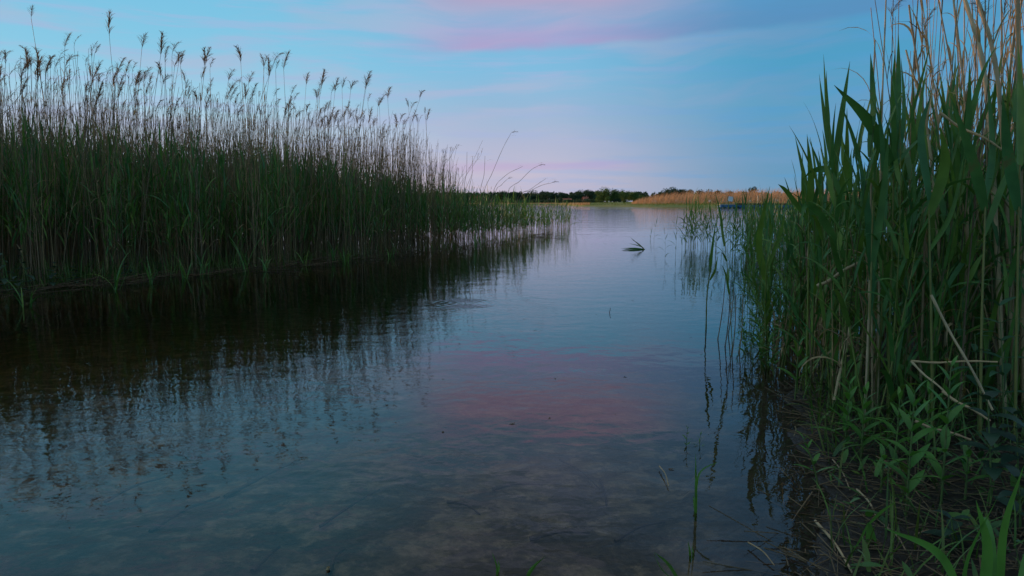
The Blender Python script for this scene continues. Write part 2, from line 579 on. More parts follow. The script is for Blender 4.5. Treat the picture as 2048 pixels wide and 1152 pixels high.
# ------------------------------------------------------------------ the ground: lake bed, banks, far shore
RB = np.array([gnd(*p)[:2] for p in [(1640, 1500), (1690, 1152), (1700, 1010), (1690, 900), (1660, 820), (1640, 770), (1690, 720), (1800, 660), (2000, 600), (2400, 560)]])
RBY = RB[:, 1]
RBX = RB[:, 0]
LB = np.array([gnd(*p)[:2] for p in [(-700, 800), (-250, 680), (0, 585), (160, 560), (330, 542), (560, 520)]])


SHELF = np.array([gnd(*p)[:2] for p in [(-900, 640), (0, 585), (300, 560), (620, 528), (800, 512), (950, 497), (1040, 484), (1090, 470), (1150, 455)]] + [(2.9, 36)])


def fnoise(x, y):
    return (np.sin(x * 1.7 + 1.3 * np.sin(y * 1.1)) * np.cos(y * 1.9 + 0.7 * np.sin(x * 2.3)) + 0.5 * np.sin(x * 4.3 + y * 3.1) * np.cos(y * 5.1 - x * 2.2))


SHORE_PX = np.array([-3000, 700, 1118, 1136, 1160, 1300, 1600, 2400, 5000])
SHORE_R = np.array([490, 490, 480, 300, 240, 200, 176, 165, 165])


def shore_r(x, y):
    col = 1024 + F * x / np.maximum(y, 1.0)
    return np.interp(col, SHORE_PX, SHORE_R)


def ground_z(x, y):
    x = np.asarray(x, float)
    y = np.asarray(y, float)
    depth = np.interp(y, [-6, 0.2, 1.2, 2.0, 3.5, 6, 10, 16, 60], [-0.5, -0.12, 0.02, 0.07, 0.15, 0.30, 0.55, 0.8, 1.6])
    z = -depth
    # right bank
    xb = np.interp(y, RBY, RBX)
    d = np.where((y < RBY[-1] + 1.5), x - xb, -3.0)
    z = np.where(d > -0.6, np.maximum(z, -0.09 + 0.10 * np.clip((d + 0.6) / 0.6, 0, 1) + 0.10 * np.clip(d, 0, 1.0) + 0.05 * np.clip(d - 1, 0, 4)), z)
    # left bank (front of it is the water edge)
    d2 = np.where(y < 17, np.interp(y, LB[:, 1], LB[:, 0]) - x - 0.4, -3.0)
    z = np.where((d2 > -0.5), np.maximum(z, -0.20 + 0.18 * np.clip((d2 + 0.9) / 0.9, 0, 1) + 0.035 * np.clip(d2, 0, 4)), z)
    xf = np.interp(y, SHELF[:, 1], SHELF[:, 0])
    z = np.where((y > 5) & (y < 40) & (x < xf + 0.6), np.maximum(z, -0.22 - 0.9 * np.clip(x - xf, -0.1, 0.6)), z)
    z = z + (0.016 * fnoise(x, y) + 0.008 * fnoise(x * 4.1 + 3, y * 4.3)) * (y < 40)
    # far land
    r = np.hypot(x, y)
    sr = shore_r(x, y)
    k = r - sr
    zf = np.where(k > 0, 0.30 + 0.75 * np.clip(k / 40, 0, 1) + 2.5 * np.clip((k - 250) / 900, 0, 1), -1.6 + 1.9 * np.clip((k + 10) / 10, 0, 1))
    z = np.where((y > 60) & (k > -10), zf, z)
    return z


# fine patch near the camera + coarse rings to the horizon in one polar sheet
ra = np.concatenate([np.linspace(0.05, 16, 150), np.geomspace(16.3, 150, 40), np.linspace(153, 560, 120), np.geomspace(570, 6000, 24)])
na = 300
aa = np.linspace(0, 2 * math.pi, na, endpoint=False)
# squeeze directions so most of them look forward (+Y)
aa = aa - 0.80 * np.sin(aa)
XX = ra[:, None] * np.sin(aa)[None, :]
YY = ra[:, None] * np.cos(aa)[None, :]
ZZ = ground_z(XX, YY)
V = np.stack([XX, YY, ZZ], -1).reshape(-1, 3)
ii, jj = np.meshgrid(np.arange(len(ra) - 1), np.arange(na), indexing='ij')
a = (ii * na + jj).ravel()
b = (ii * na + (jj + 1) % na).ravel()
Q = np.stack([a, a + na, b + na, b], 1)
g = obj('ground', mesh_np('ground', V, Q, M['ground']))
tag(g, 'muddy lake bed and banks running on to the far green shore', 'ground', kind='structure')

wv = np.array([(x, y, z) for z in (-6.0, 0.0) for y in (-30, 6000) for x in (-6000, 6000)], float)
wq = np.array([(0, 2, 3, 1), (4, 5, 7, 6), (0, 1, 5, 4), (2, 6, 7, 3), (0, 4, 6, 2), (1, 3, 7, 5)])
w = obj('lake_water', mesh_np('lake_water', wv, wq, M['water'], False))
tag(w, 'calm brownish lake water reflecting the dusk sky', 'lake', kind='structure')


# ------------------------------------------------------------------ reed generators
def stem_lines(base, H, lean_az, lean, curve, segs):
    n = len(base)
    t = np.linspace(0, 1, segs + 1)
    hor = H[:, None] * (np.tan(lean)[:, None] * t + curve[:, None] * t ** 2.2)
    C = np.stack([base[:, 0, None] + hor * np.cos(lean_az)[:, None], base[:, 1, None] + hor * np.sin(lean_az)[:, None], base[:, 2, None] + H[:, None] * t[None, :]], -1)
    return C


def lerp_line(C, t):
    s = C.shape[1] - 1
    u = np.clip(t * s, 0, s - 1e-6)
    i = u.astype(int)
    f = (u - i)[..., None]
    k = np.arange(C.shape[0])[:, None]
    return C[k, i] * (1 - f) + C[k, i + 1] * f


def green_mass(base, H, nleaf, Ls, Ws, t0=0.28, segs=4, srad=0.0035, up=(0.25, 0.8), wind=0.0):
    """stems and leaves for many green reeds: returns (stem V,Q), (leaf V,Q)"""
    n = len(base)
    C = stem_lines(base, H, rng.uniform(0, 6.28, n), rng.normal(0, 0.05, n), rng.normal(0, 0.04, n), 4)
    rad = srad * np.linspace(1.0, 0.4, 5)[None, :] * rng.uniform(0.8, 1.25, n)[:, None]
    st_ = tubes(C, rad, 3)
    t_ = np.linspace(t0, 0.985, nleaf)[None, :] + rng.uniform(-0.04, 0.04, (n, nleaf))
    t_ = np.clip(t_, 0.05, 1.0)
    p_ = lerp_line(C, t_).reshape(-1, 3)
    az0 = rng.uniform(0, 6.28, n)[:, None] + (np.arange(nleaf) % 2)[None, :] * math.pi + rng.normal(0, 0.5, (n, nleaf))
    if wind:
        az0 = np.where(rng.random((n, nleaf)) < 0.45, rng.normal(wind, 0.5, (n, nleaf)), az0)
    tf = t_.ravel()
    hs = np.repeat(H, nleaf)
    L = hs * rng.uniform(Ls[0], Ls[1], n * nleaf) * (1.05 - 0.25 * tf)
    th0 = rng.uniform(up[0], up[1], n * nleaf) * (1.25 - 0.85 * tf)
    lv = blades(p_, az0.ravel(), L, rng.uniform(Ws[0], Ws[1], n * nleaf), th0, np.abs(rng.normal(0.45, 0.5, n * nleaf)) * (1.2 - 0.6 * tf), segs, rng.normal(0, 0.8, n * nleaf))
    return st_, lv


def plume_geo(rand, L=0.24, lean_az=0.0, droop=0.9, nfil=46, fl=(0.05, 0.13), fw=0.0036, spread=0.6):
    """feathery reed head growing from the origin, swept to one side"""
    t = np.linspace(0, 1, 9)
    th = 0.15 + droop * t ** 1.4
    h = np.concatenate([[0], np.cumsum(np.sin(0.5 * (th[1:] + th[:-1])))]) * L / 8
    z = np.concatenate([[0], np.cumsum(np.cos(0.5 * (th[1:] + th[:-1])))]) * L / 8
    C = np.stack([h * math.cos(lean_az), h * math.sin(lean_az), z], -1)
    ax = tubes(C[None], np.linspace(0.0022, 0.0007, 9)[None], 3)
    tt = rand.uniform(0.0, 1.0, nfil) ** 0.85
    p_ = lerp_line(C[None], tt[None])[0]
    fa = lean_az + rand.normal(0, spread, nfil) + np.where(rand.random(nfil) < 0.2, math.pi, 0)
    fb = blades(p_, fa, rand.uniform(fl[0], fl[1], nfil) * (1.15 - 0.65 * tt), fw, rand.uniform(0.1, 0.55, nfil) + droop * tt * 0.8, rand.uniform(0.2, 1.0, nfil), 4, rand.normal(0, 1.0, nfil), peak=0.55)
    return join([ax, fb])


PL = []
for i in range(14):
    v, q = plume_geo(np.random.default_rng(100 + i), L=0.17 + 0.012 * (i % 6), droop=0.35 + 0.12 * (i % 7), nfil=58 + 5 * (i % 5), spread=0.5 + 0.06 * (i % 4), fl=(0.045, 0.11 + 0.01 * (i % 4)))
    PL.append(mesh_np('plume', v, q, M['plume']))

# leaf library shared by all single green reeds
LEAF = []
for i in range(26):
    rnd_ = np.random.default_rng(300 + i)
    up_ = i % 3
    v, q = blades(np.zeros((1, 3)), 0.0, rnd_.uniform(0.34, 0.52), rnd_.uniform(0.021, 0.033), [0.14, 0.35, 0.6][up_] + rnd_.uniform(-.05, .12),
                  [rnd_.uniform(0.0, 0.5), rnd_.uniform(0.2, 1.1), rnd_.uniform(0.8, 2.1)][up_], 9, rnd_.normal(0, 0.7), 0.22, 1.8, 0.22, rnd_.normal(0, 0.25))
    LEAF.append(mesh_np('leaf', v, q, M['leaf']))

DRYLEAF = []
for i in range(6):
    rnd_ = np.random.default_rng(700 + i)
    v, q = blades(np.zeros((1, 3)), 0.0, rnd_.uniform(0.28, 0.45), rnd_.uniform(0.010, 0.020), rnd_.uniform(0.4, 0.9), rnd_.uniform(1.0, 2.3), 9, rnd_.normal(0, 1.4), 0.3, 1.4, 0.2, rnd_.normal(0, 0.5))
    DRYLEAF.append(mesh_np('leaf', v, q, M['dryleaf']))
STEM_H = 1.7


def reed_proto(i, nleaf=9, t0=0.3, rs=1.0, leafs=1.0, mat='stem', name='green_reed'):
    """one green reed 1.7 m tall: a jointed stem and its single leaves"""
    rd = np.random.default_rng(500 + i)
    root = empty(name)
    cv = rd.normal(0, 0.05)
    ln = rd.normal(0, 0.03)
    n = 14
    t_ = np.linspace(0, 1, n)
    C = np.stack([STEM_H * (ln * t_ + cv * t_ ** 2.2), STEM_H * 0.02 * np.sin(3 * t_ + i), STEM_H * t_], -1)
    r_ = rs * (0.0048 - 0.0034 * t_) * (1 + 0.28 * (np.arange(n) % 2))
    v, q = tubes(C[None], r_[None], 5)
    obj('stem', mesh_np('stem', v, q, M[mat]), root)
    az0 = rd.uniform(0, 6.28)
    for k in range(nleaf):
        tk = t0 + (0.99 - t0) * k / (nleaf - 1) + rd.uniform(-0.02, 0.02) * (k < nleaf - 1)
        pk_ = lerp_line(C[None], np.array([[min(tk, 1.0)]]))[0, 0]
        grp = 0 if tk > 0.86 else (1 if rd.random() < 0.52 else 2)
        lm = LEAF[3 * int(rd.integers(0, 8)) + grp]
        if tk < 0.55 and rd.random() < 0.22:
            lm = DRYLEAF[int(rd.integers(0, 6))]
        obj('leaf', lm, root, pk_, az0 + (k % 2) * math.pi + rd.normal(0, 0.45), leafs * rd.uniform(0.75, 1.12))
    return root


def place(proto, used, p, H, rz, lean, lean_az, label, group, H0=STEM_H):
    o = proto if proto.name not in used else copy_tree(proto)
    used.add(proto.name)
    o.location = p
    s = H / H0
    o.scale = (s, s, s)
    q = Matrix.Rotation(lean, 3, Vector((-math.sin(lean_az), math.cos(lean_az), 0))) @ Matrix.Rotation(rz, 3, 'Z')
    o.rotation_euler = q.to_euler()
    tag(o, label, 'reed', group)
    return o


USED = set()


def stretch(c_):
    return ['far-left', 'left-middle', 'middle', 'right-middle', 'right-end'][0 if c_ < 240 else 1 if c_ < 430 else 2 if c_ < 630 else 3 if c_ < 780 else 4]




def in_poly(x, y, poly):
    poly = np.asarray(poly)
    c = np.zeros(len(x), bool)
    j = len(poly) - 1
    for i in range(len(poly)):
        xi, yi, xj, yj = poly[i, 0], poly[i, 1], poly[j, 0], poly[j, 1]
        cc = ((yi > y) != (yj > y)) & (x < (xj - xi) * (y - yi) / (yj - yi + 1e-12) + xi)
        c ^= cc
        j = i
    return c


def scatter(poly, n):
    poly = np.asarray(poly, float)
    lo, hi = poly.min(0), poly.max(0)
    out_ = np.zeros((0, 2))
    while len(out_) < n:
        p_ = rng.uniform(lo, hi, (n * 3, 2))
        out_ = np.concatenate([out_, p_[in_poly(p_[:, 0], p_[:, 1], poly)]])
    return out_[:n]


def base3(xy):
    z = ground_z(xy[:, 0], xy[:, 1])
    return np.column_stack([xy, z - 0.02])


# ------------------------------------------------------------------ left reed bed
FRONT_PX = [(-900, 640), (-260, 606), (-120, 588), (0, 572), (70, 577), (150, 560), (225, 563), (300, 548), (380, 551), (450, 535), (530, 538), (620, 520), (700, 519), (800, 505), (950, 491), (1040, 478), (1090, 466), (1145, 453)]
front = [gnd(*p)[:2] for p in FRONT_PX]
back = [(2.9, 35.5), (1.2, 30.0), (-0.6, 24.5), (-2.6, 21.5), (-6.0, 20.5), (-11.0, 19.0), (-15.0, 17.0), (-18.0, 12.0)]
LPOLY = np.array(front + back)
COLS = [-300, 500, 700, 800, 850, 920, 1000, 1060, 1150]
G_H = [2.05, 2.05, 1.95, 1.78, 1.66, 1.54, 1.36, 1.18, 0.9]     # green height by column
D_H = [2.85, 2.9, 2.9, 2.85, 2.75, 2.1, 1.2, 0.9, 0.6]


def left_fields(xy):
    c = ppx(xy[:, 0], xy[:, 1])
    return c, np.interp(c, COLS, G_H) * 0.86, np.interp(c, COLS, D_H)


# the uncountable inside of the bed
xy = scatter(LPOLY, 8600)
c, gh, dh = left_fields(xy)
keep = rng.random(len(xy)) < np.interp(c, [-300, 750, 880, 960, 1020, 1080, 1130, 1150], [1, 1, 0.8, 0.55, 0.42, 0.25, 0.10, 0.05])
xy, gh = xy[keep], gh[keep]
st_, lv = green_mass(base3(xy), gh * rng.uniform(0.66, 1.1, len(xy)) * (1 + 0.10 * fnoise(xy[:, 0] * 1.1, xy[:, 1] * 1.1)), 8, (0.17, 0.27), (0.014, 0.028), 0.40, 4, 0.0034, (0.2, 0.7))
o = obj('green_reed_bed', mesh_np('green_reed_bed', *lv, M['leaf_stuff']))
tag(o, 'dense mass of dark green reed leaves in the left reed bed', 'reeds', kind='stuff')
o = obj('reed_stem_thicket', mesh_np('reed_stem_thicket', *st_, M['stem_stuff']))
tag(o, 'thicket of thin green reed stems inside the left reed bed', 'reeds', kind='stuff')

xy = scatter(LPOLY, 11500)
c, gh, dh = left_fields(xy)
keep = rng.random(len(xy)) < np.interp(c, [-300, 820, 880, 930, 1000, 1150], [1, 1, 0.7, 0.16, 0.12, 0.10])
xy, dh = xy[keep], dh[keep]
n = len(xy)
H = dh * rng.triangular(0.5, 0.9, 1.04, n) * (1 + 0.07 * fnoise(xy[:, 0] * 1.3, xy[:, 1] * 1.3))
C = stem_lines(base3(xy), H, rng.normal(0.2, 0.9, n), np.where(rng.random(n) < 0.06, rng.normal(0.1, 0.3, n), rng.normal(0.02, 0.08, n)), rng.normal(0.015, 0.05, n), 5)
C += rng.normal(0, 0.008, C.shape) * np.linspace(0, 1, 6)[None, :, None]
rad = np.linspace(0.0048, 0.0023, 6)[None, :] * rng.uniform(0.7, 1.25, n)[:, None]
parts = [tubes(C, rad, 3)]
# withered leaf scraps and sheaths on the dead stalks
k = 3
tt = rng.uniform(0.3, 0.98, (n, k))
pp = lerp_line(C, tt).reshape(-1, 3)
m_ = len(pp)
parts.append(blades(pp, rng.uniform(0, 6.28, m_), rng.uniform(0.05, 0.22, m_), rng.uniform(0.004, 0.010, m_), rng.uniform(0.05, 0.5, m_), rng.uniform(0.2, 2.2, m_), 3, rng.normal(0, 1.2, m_)))
o = obj('dry_reed_bed', mesh_np('dry_reed_bed', *join(parts), M['straw_stuff']))
tag(o, 'crowd of thin brown dead reed stalks filling the left reed bed', 'reeds', kind='stuff')
# smaller plumes deep in the bed
tip = C[(H > 2.2) & (rng.random(n) < 0.3)][:, -1]
parts = []
for i, p_ in enumerate(tip[:1100]):
    v, q = plume_geo(np.random.default_rng(i), L=rng.uniform(0.12, 0.2), lean_az=rng.normal(0.0, 0.7), droop=rng.uniform(0.4, 1.3), nfil=20, fl=(0.04, 0.10), fw=0.0034)
    parts.append((v + p_, q))
o = obj('plume_haze', mesh_np('plume_haze', *join(parts), M['plume_stuff']))
tag(o, 'many small brown reed plumes deep in the left reed bed', 'reeds', kind='stuff')
# dead stalks lying and floating along the left water edge
fr_ = np.array(front)
u = rng.uniform(1.2, len(front) - 2.2, 420)
i0 = u.astype(int)
q_ = fr_[i0] + (fr_[i0 + 1] - fr_[i0]) * (u - i0)[:, None] + np.column_stack([rng.normal(0, .2, 420), rng.normal(-0.1, 0.45, 420)])
an = rng.normal(0.1, 0.6, 420)
L = rng.uniform(0.12, 0.75, 420)
z0 = np.maximum(ground_z(q_[:, 0], q_[:, 1]), 0.0) + 0.004
tt = np.linspace(0, 1, 4)
C = np.stack([q_[:, 0, None] + L[:, None] * tt * np.cos(an)[:, None], q_[:, 1, None] + L[:, None] * tt * np.sin(an)[:, None], z0[:, None] + rng.uniform(0, 0.22, 420)[:, None] * tt * L[:, None]], -1)
o = obj('dead_stalk_litter', mesh_np('dead_stalk_litter', *tubes(C, np.full((420, 4), 0.003), 3), M['litter']))
tag(o, 'fallen dead stalks floating along the edge of the left reed bed', 'litter', kind='stuff')
# low grass and sprouts at the foot of the bed
u = rng.uniform(1.5, len(front) - 2.5, 1700)
i0 = u.astype(int)
q_ = fr_[i0] + (fr_[i0 + 1] - fr_[i0]) * (u - i0)[:, None] + np.column_stack([rng.normal(0, .15, 1700), rng.normal(-0.02, 0.3, 1700)])
v, q = blades(base3(q_), rng.uniform(0, 6.28, 1700), rng.uniform(0.12, 0.62, 1700), rng.uniform(0.006, 0.018, 1700), rng.uniform(0.0, 0.5, 1700), rng.uniform(0, 1.4, 1700), 5, rng.normal(0, 0.5, 1700))
o = obj('edge_grass', mesh_np('edge_grass', v, q, M['grass_stuff']))
tag(o, 'short grass blades sprouting at the foot of the left reed bed', 'grass', kind='stuff')


# single dry reeds with plumes, left
def dry_proto(i, H0=2.8, scraps=3, broken=False):
    rd = np.random.default_rng(900 + i)
    root = empty('dry_reed')
    n = 16
    t_ = np.linspace(0, 1, n)
    ln, cv = rd.normal(0.02, 0.035), rd.normal(0.03, 0.035)
    C = np.stack([H0 * (ln * t_ + cv * t_ ** 2.4), H0 * 0.012 * np.sin(4 * t_ + i), H0 * t_], -1)
    r_ = (0.0046 - 0.0028 * t_) * (1 + 0.25 * (np.arange(n) % 2))
    v, q = tubes(C[None], r_[None], 5)
    obj('stem', mesh_np('stem', v, q, M['brown_stem']), root)
    if not broken:
        obj('plume', PL[i % len(PL)], root, C[-1], rd.normal(0.1, 1.1), rd.uniform(0.7, 1.45))
    for k in range(scraps):
        tk = rd.uniform(0.3, 0.92)
        v, q = blades(np.zeros((1, 3)), 0, rd.uniform(0.10, 0.30), rd.uniform(0.006, 0.012), rd.uniform(0.1, 0.6), rd.uniform(0.5, 2.4), 6, rd.normal(0, 1.0))
        obj('withered_leaf', mesh_np('withered_leaf', v, q, M['dryleaf']), root, lerp_line(C[None], np.array([[tk]]))[0, 0], rd.uniform(0, 6.28))
    return root


DRY_H = 2.8 + 0.2
DP = [dry_proto(i) for i in range(16)]

# plume tops picked out of the photograph: column, row of the top, metres behind the front edge
TOPS = [(int(random.gauss(0, 6)) + 30 + 28 * k, int(np.interp(30 + 28 * k, [0, 300, 600, 800, 880], [125, 125, 150, 215, 262]) + random.uniform(-12, 45)), random.uniform(0.3, 2.2)) for k in range(30)]
TOPS = [(100, 12, 1.2)] + TOPS + [(152, 68, 0.6), (188, 68, 0.8), (252, 42, 1.0), (278, 68, 1.2), (310, 80, 0.5), (345, 92, 0.8), (362, 90, 1.6),
        (330, 100, 1.2), (385, 108, 0.6), (402, 100, 1.8), (418, 110, 0.4), (440, 112, 0.8), (470, 145, 0.7), (497, 95, 1.0), (520, 102, 1.4),
        (540, 108, 0.5), (552, 112, 0.9), (575, 118, 0.4), (595, 118, 0.8), (612, 150, 0.6), (640, 152, 0.9), (655, 160, 0.5), (672, 172, 1.0),
        (690, 165, 0.4), (705, 160, 0.7), (722, 150, 0.5), (738, 158, 0.9), (752, 185, 0.6), (768, 195, 0.7), (800, 175, 0.5), (808, 182, 0.9),
        (828, 200, 0.6), (843, 222, 0.4), (864, 214, 0.5), (872, 228, 0.8), (20, 120, 0.6), (48, 118, 0.9), (75, 125, 0.5), (8, 100, 1.2),
        (125, 110, 1.0), (205, 120, 0.6), (228, 128, 0.9), (262, 135, 0.4), (290, 140, 0.5), (815, 240, 0.3), (790, 230, 0.5)]
fpx = np.array(FRONT_PX)
for i, (cx, ry_, db) in enumerate(TOPS):
    y0 = gnd(cx, float(np.interp(cx, fpx[:, 0], fpx[:, 1])))[1] + db
    tp_ = dep(cx, ry_, y0)
    H = tp_[2] + 0.05
    lean = random.gauss(0.02, 0.05)
    la = random.uniform(-0.6, 0.9)
    p_ = np.array([tp_[0] - math.sin(lean) * H * math.cos(la) - 0.06 * H, y0, 0.0])
    p_[2] = float(ground_z(p_[0], p_[1])) - 0.03
    if i == 0:
        lab, grp = 'tallest dry reed of all, its split dark plume standing highest at the far left', None
    elif (cx, ry_) == (252, 42):
        lab, grp = 'slender dry reed with a thin plume arching right above the left reed bed', None
    else:
        k = 0 if cx < 240 else 1 if cx < 430 else 2 if cx < 630 else 3 if cx < 780 else 4
        w_ = ['far-left stretch', 'left-middle stretch', 'middle stretch', 'right-middle stretch', 'right end'][k]
        lab, grp = 'dry reed with a feathery plume above the skyline, %s of the left reed bed' % w_, 'skyline plumes, %s of the left bed' % w_
    place(DP[i % 16], USED, p_, H - p_[2] + 0.0, random.uniform(-0.7, 0.7), lean, la, lab, grp, DRY_H)
# further single dry reeds standing among them
xy = scatter(np.array(front[2:14] + [(f[0] * 1.09, f[1] * 1.09) for f in front[13:1:-1]]), 120)
c, gh, dh = left_fields(xy)
for i, (x_, y_) in enumerate(xy):
    if c[i] > 905:
        continue
    place(DP[(i * 5) % 16], USED, (x_, y_, float(ground_z(x_, y_)) - 0.03), dh[i] * random.triangular(0.80, 1.06, 0.98), random.gauss(0.1, 0.8), random.gauss(0.02, 0.06), random.uniform(-0.8, 0.8),
          'brown dry reed with small plume inside the front, %s stretch of left bed' % stretch(c[i]), 'plumed reeds inside the left bed, %s stretch' % stretch(c[i]), DRY_H)

# slanting dry reeds at the end of the left bed, seen alone against the pale sky
SLANT = [([(965, 395), (985, 345), (1005, 298), (1022, 266)], 'dry reed leaning right with a drooping tip, highest slanting reed at the spit end', 1),
         ([(1012, 392), (1040, 362), (1062, 340), (1076, 332)], 'dry reed leaning far right with a small hooked plume above the distant shore', 1),
         ([(1035, 398), (1060, 382), (1085, 370), (1103, 366)], 'low slanting dry reed whose dark tip ends farthest right over the distant wood', 1),
         ([(1040, 399), (1062, 378), (1092, 357)], 'bare slanting stalk with a pointed tip just above the distant shore', 0),
         ([(960, 392), (968, 350), (970, 312)], 'upright bare stalk left of the slanting reeds at the spit end', 0),
         ([(928, 385), (933, 345), (934, 304)], 'thin upright stalk standing alone before the pink sky', 0),
         ([(938, 388), (944, 350), (945, 312)], 'thin upright brown stalk with a ragged top beside the pink sky', 0),
         ([(885, 350), (900, 316), (914, 288)], 'bare stalk leaning right at the last tall reeds of the left bed', 0),
         ([(990, 392), (1003, 370), (1015, 358)], 'short leaning reed ending in a dark round tuft over the wood', 2),
         ([(985, 390), (1010, 352), (1045, 333)], 'thin curved stalk crossing the slanting reeds at the spit end', 0)]
for pts, lab, pl in SLANT:
    y0 = 17.6
    C3 = [dep(px, py, y0) for px, py in pts]
    d0 = C3[0] - C3[1]
    foot = C3[0] + d0 * (C3[0][2] / max(0.2, -d0[2])) * 1.0
    foot = np.array([C3[0][0] - 0.25 * (C3[-1][0] - C3[0][0]), y0, -0.3])
    root = empty('dry_reed', foot)
    P3 = [foot - foot] + [p_ - foot for p_ in C3]
    obj('stem', cane_mesh('stem', P3, 0.0055, 0.0030, M['brown_stem'], 5, 16), root)
    if pl:
        e = P3[-1]
        dr = P3[-1] - P3[-2]
        po = obj('plume', PL[3 if pl == 1 else 8], root, e, 0.0, 0.75 if pl == 1 else 0.55)
        po.rotation_euler = (0, 0.9, 0)
    lf = blades(np.zeros((1, 3)), 0.3, 0.28, 0.010, 0.5, 1.6, 6, 0.5)
    obj('withered_leaf', mesh_np('withered_leaf', *lf, M['dryleaf']), root, P3[-1] * 0.55 + P3[-2] * 0.45)
    tag(root, lab, 'reed')

# single green reeds along the front of the left bed
GP = [reed_proto(i, 8, 0.34) for i in range(12)]
xy = scatter(np.array(front[2:14] + [(f[0] * 1.06, f[1] * 1.06) for f in front[13:1:-1]]), 84)
c, gh, dh = left_fields(xy)
for i, (x_, y_) in enumerate(xy):
    place(GP[i % 12], USED, (x_, y_, float(ground_z(x_, y_)) - 0.03), gh[i] * random.uniform(0.62, 1.02), random.uniform(0, 6.28), random.gauss(0.0, 0.06), random.uniform(0, 6.28),
          'dark green leafy reed in the front row, %s stretch of the left reed bed' % stretch(c[i]), 'green front reeds of the left bed, %s stretch' % stretch(c[i]))
for i, (bx, by, hh, lab) in enumerate([(235, 585, 0.62, 'leafy sprout with upright blades at the left water edge, leftmost of the bright ones'), (300, 572, 0.40, 'low spreading sprout right of the leftmost bright sprout'),
                                       (372, 562, 0.42, 'short sprout with one pale bent blade at the left water edge'), (405, 556, 0.55, 'slim sprout next to the pale bent blade'),
                                       (490, 548, 0.75, 'tallest bright sprout at the foot of the left reed bed'), (532, 545, 0.42, 'sprout with a long blade bent right over the water'),
                                       (610, 534, 0.35, 'small bright sprout at the foot of the middle reeds'), (670, 528, 0.62, 'bright clump of blades before the middle reeds'),
                                       (690, 530, 0.40, 'arching sprout beside the bright clump'), (780, 518, 0.38, 'low sprout at the edge before the spit'),
                                       (955, 500, 0.75, 'broad sprout at the edge of the spit'), (60, 618, 0.35, 'yellow-green low sprout in the bottom left of the bed edge')]):
    b0 = gnd(bx, by, -0.03)
    root = empty('edge_sprout', b0)
    for k in range(6):
        v, q = blades(np.zeros((1, 3)), 0, hh * random.uniform(0.6, 1.1), random.uniform(0.014, 0.024), random.uniform(0.05, 0.45), random.uniform(0.1, 1.6) * (1.4 if k == 0 else 0.7), 9, random.gauss(0, 0.5), 0.2)
        obj('blade', mesh_np('blade', v, q, M['leaf']), root, (random.gauss(0, 0.03), random.gauss(0, 0.03), 0), random.uniform(0, 6.28))
    tag(root, lab, 'plant')
# short reeds thinning out into open water at the end of the spit
SP_ = [reed_proto(40 + i, 6, 0.34, 1.1, 1.25, name='young_reed') for i in range(8)]
tipo = np.array([gnd(*p)[:2] for p in [(950, 500), (1040, 488), (1100, 474), (1150, 462), (1165, 448), (1120, 442), (1040, 452), (960, 470)]])
xy = scatter(tipo, 100)
c, gh, dh = left_fields(xy)
for i, (x_, y_) in enumerate(xy):
    cc = min(c[i], 1150)
    place(SP_[i % 8], USED, (x_, y_, -0.12), 0.12 + float(np.interp(cc, [940, 1000, 1060, 1150], [1.2, 1.1, 1.0, 0.8])) * random.uniform(0.7, 1.12), random.uniform(0, 6.28), random.gauss(0.06, 0.12), random.uniform(-0.8, 0.8),
          'short young green reed in open water at the tip of the left bed', 'short reeds thinning out at the spit end')

# ------------------------------------------------------------------ right side: mid-distance clumps in the water
MID = [([(1366, 500), (1432, 500), (1436, 488), (1370, 488)], 40, 0.86, 'short green reed in the small clump standing free in the water on the right', 'free clump of reeds in the water'),
       ([(1470, 520), (1545, 522), (1600, 500), (1600, 470), (1500, 486)], 44, 0.9, 'green reed in the denser clump between the free clump and the right bank', 'denser mid-distance clump of reeds'),
       ([(1425, 512), (1500, 540), (1510, 490), (1436, 480)], 30, 0.78, 'sparse thin reed in open water between the free clump and the denser clump', 'sparse reeds between the two water clumps')]
for poly, cnt, hh, lab, grp in MID:
    xy = scatter(np.array([gnd(*p)[:2] for p in poly]), cnt)
    for i, (x_, y_) in enumerate(xy):
        place(SP_[(i * 3) % 8], USED, (x_, y_, -0.2), 0.2 + hh * random.uniform(0.7, 1.12), random.uniform(0, 6.28), random.gauss(0.0, 0.06), random.uniform(0, 6.28), lab, grp)
for px, py, top, lab in [(1330, 518, 470, 'lone thin reed shoot farthest left of the free water clump'), (1349, 512, 448, 'thin upright reed shoot just left of the free water clump'),
                         (1308, 485, 447, 'curved thin reed standing alone in open water beyond the bent reed'), (1300, 478, 455, 'faint thin stalk next to the curved lone reed in open water'),
                         (1364, 505, 432, 'single reed with an upright leaf touching the free water clump')]:
    g0 = gnd(px, py)
    tp_ = dep(px + (5 if px == 1308 else 1), top, g0[1])
    place(SP_[px % 8], USED, (g0[0], g0[1], -0.15), tp_[2] + 0.15, random.uniform(0, 6.28), 0.04, 0.0, lab, None)
xy = scatter(np.array([gnd(*p)[:2] for p in [(1490, 520), (1560, 550), (1700, 560), (1760, 480), (1492, 476)]]), 700)
st_, lv = green_mass(base3(xy) * np.array([1, 1, 0]) + np.array([0, 0, -0.2]), 0.2 + 0.84 * rng.uniform(0.6, 1.12, len(xy)), 6, (0.17, 0.27), (0.012, 0.022), 0.35, 4, 0.0035, (0.15, 0.5))
o = obj('water_reed_fringe', mesh_np('water_reed_fringe', *lv, M['leaf_stuff']))
tag(o, 'mass of green reeds in the water behind the right bank', 'reeds', kind='stuff')
o = obj('water_reed_stems', mesh_np('water_reed_stems', *st_, M['straw_stuff']))
tag(o, 'brown stem bases of the reeds in the water behind the right bank', 'reeds', kind='stuff')

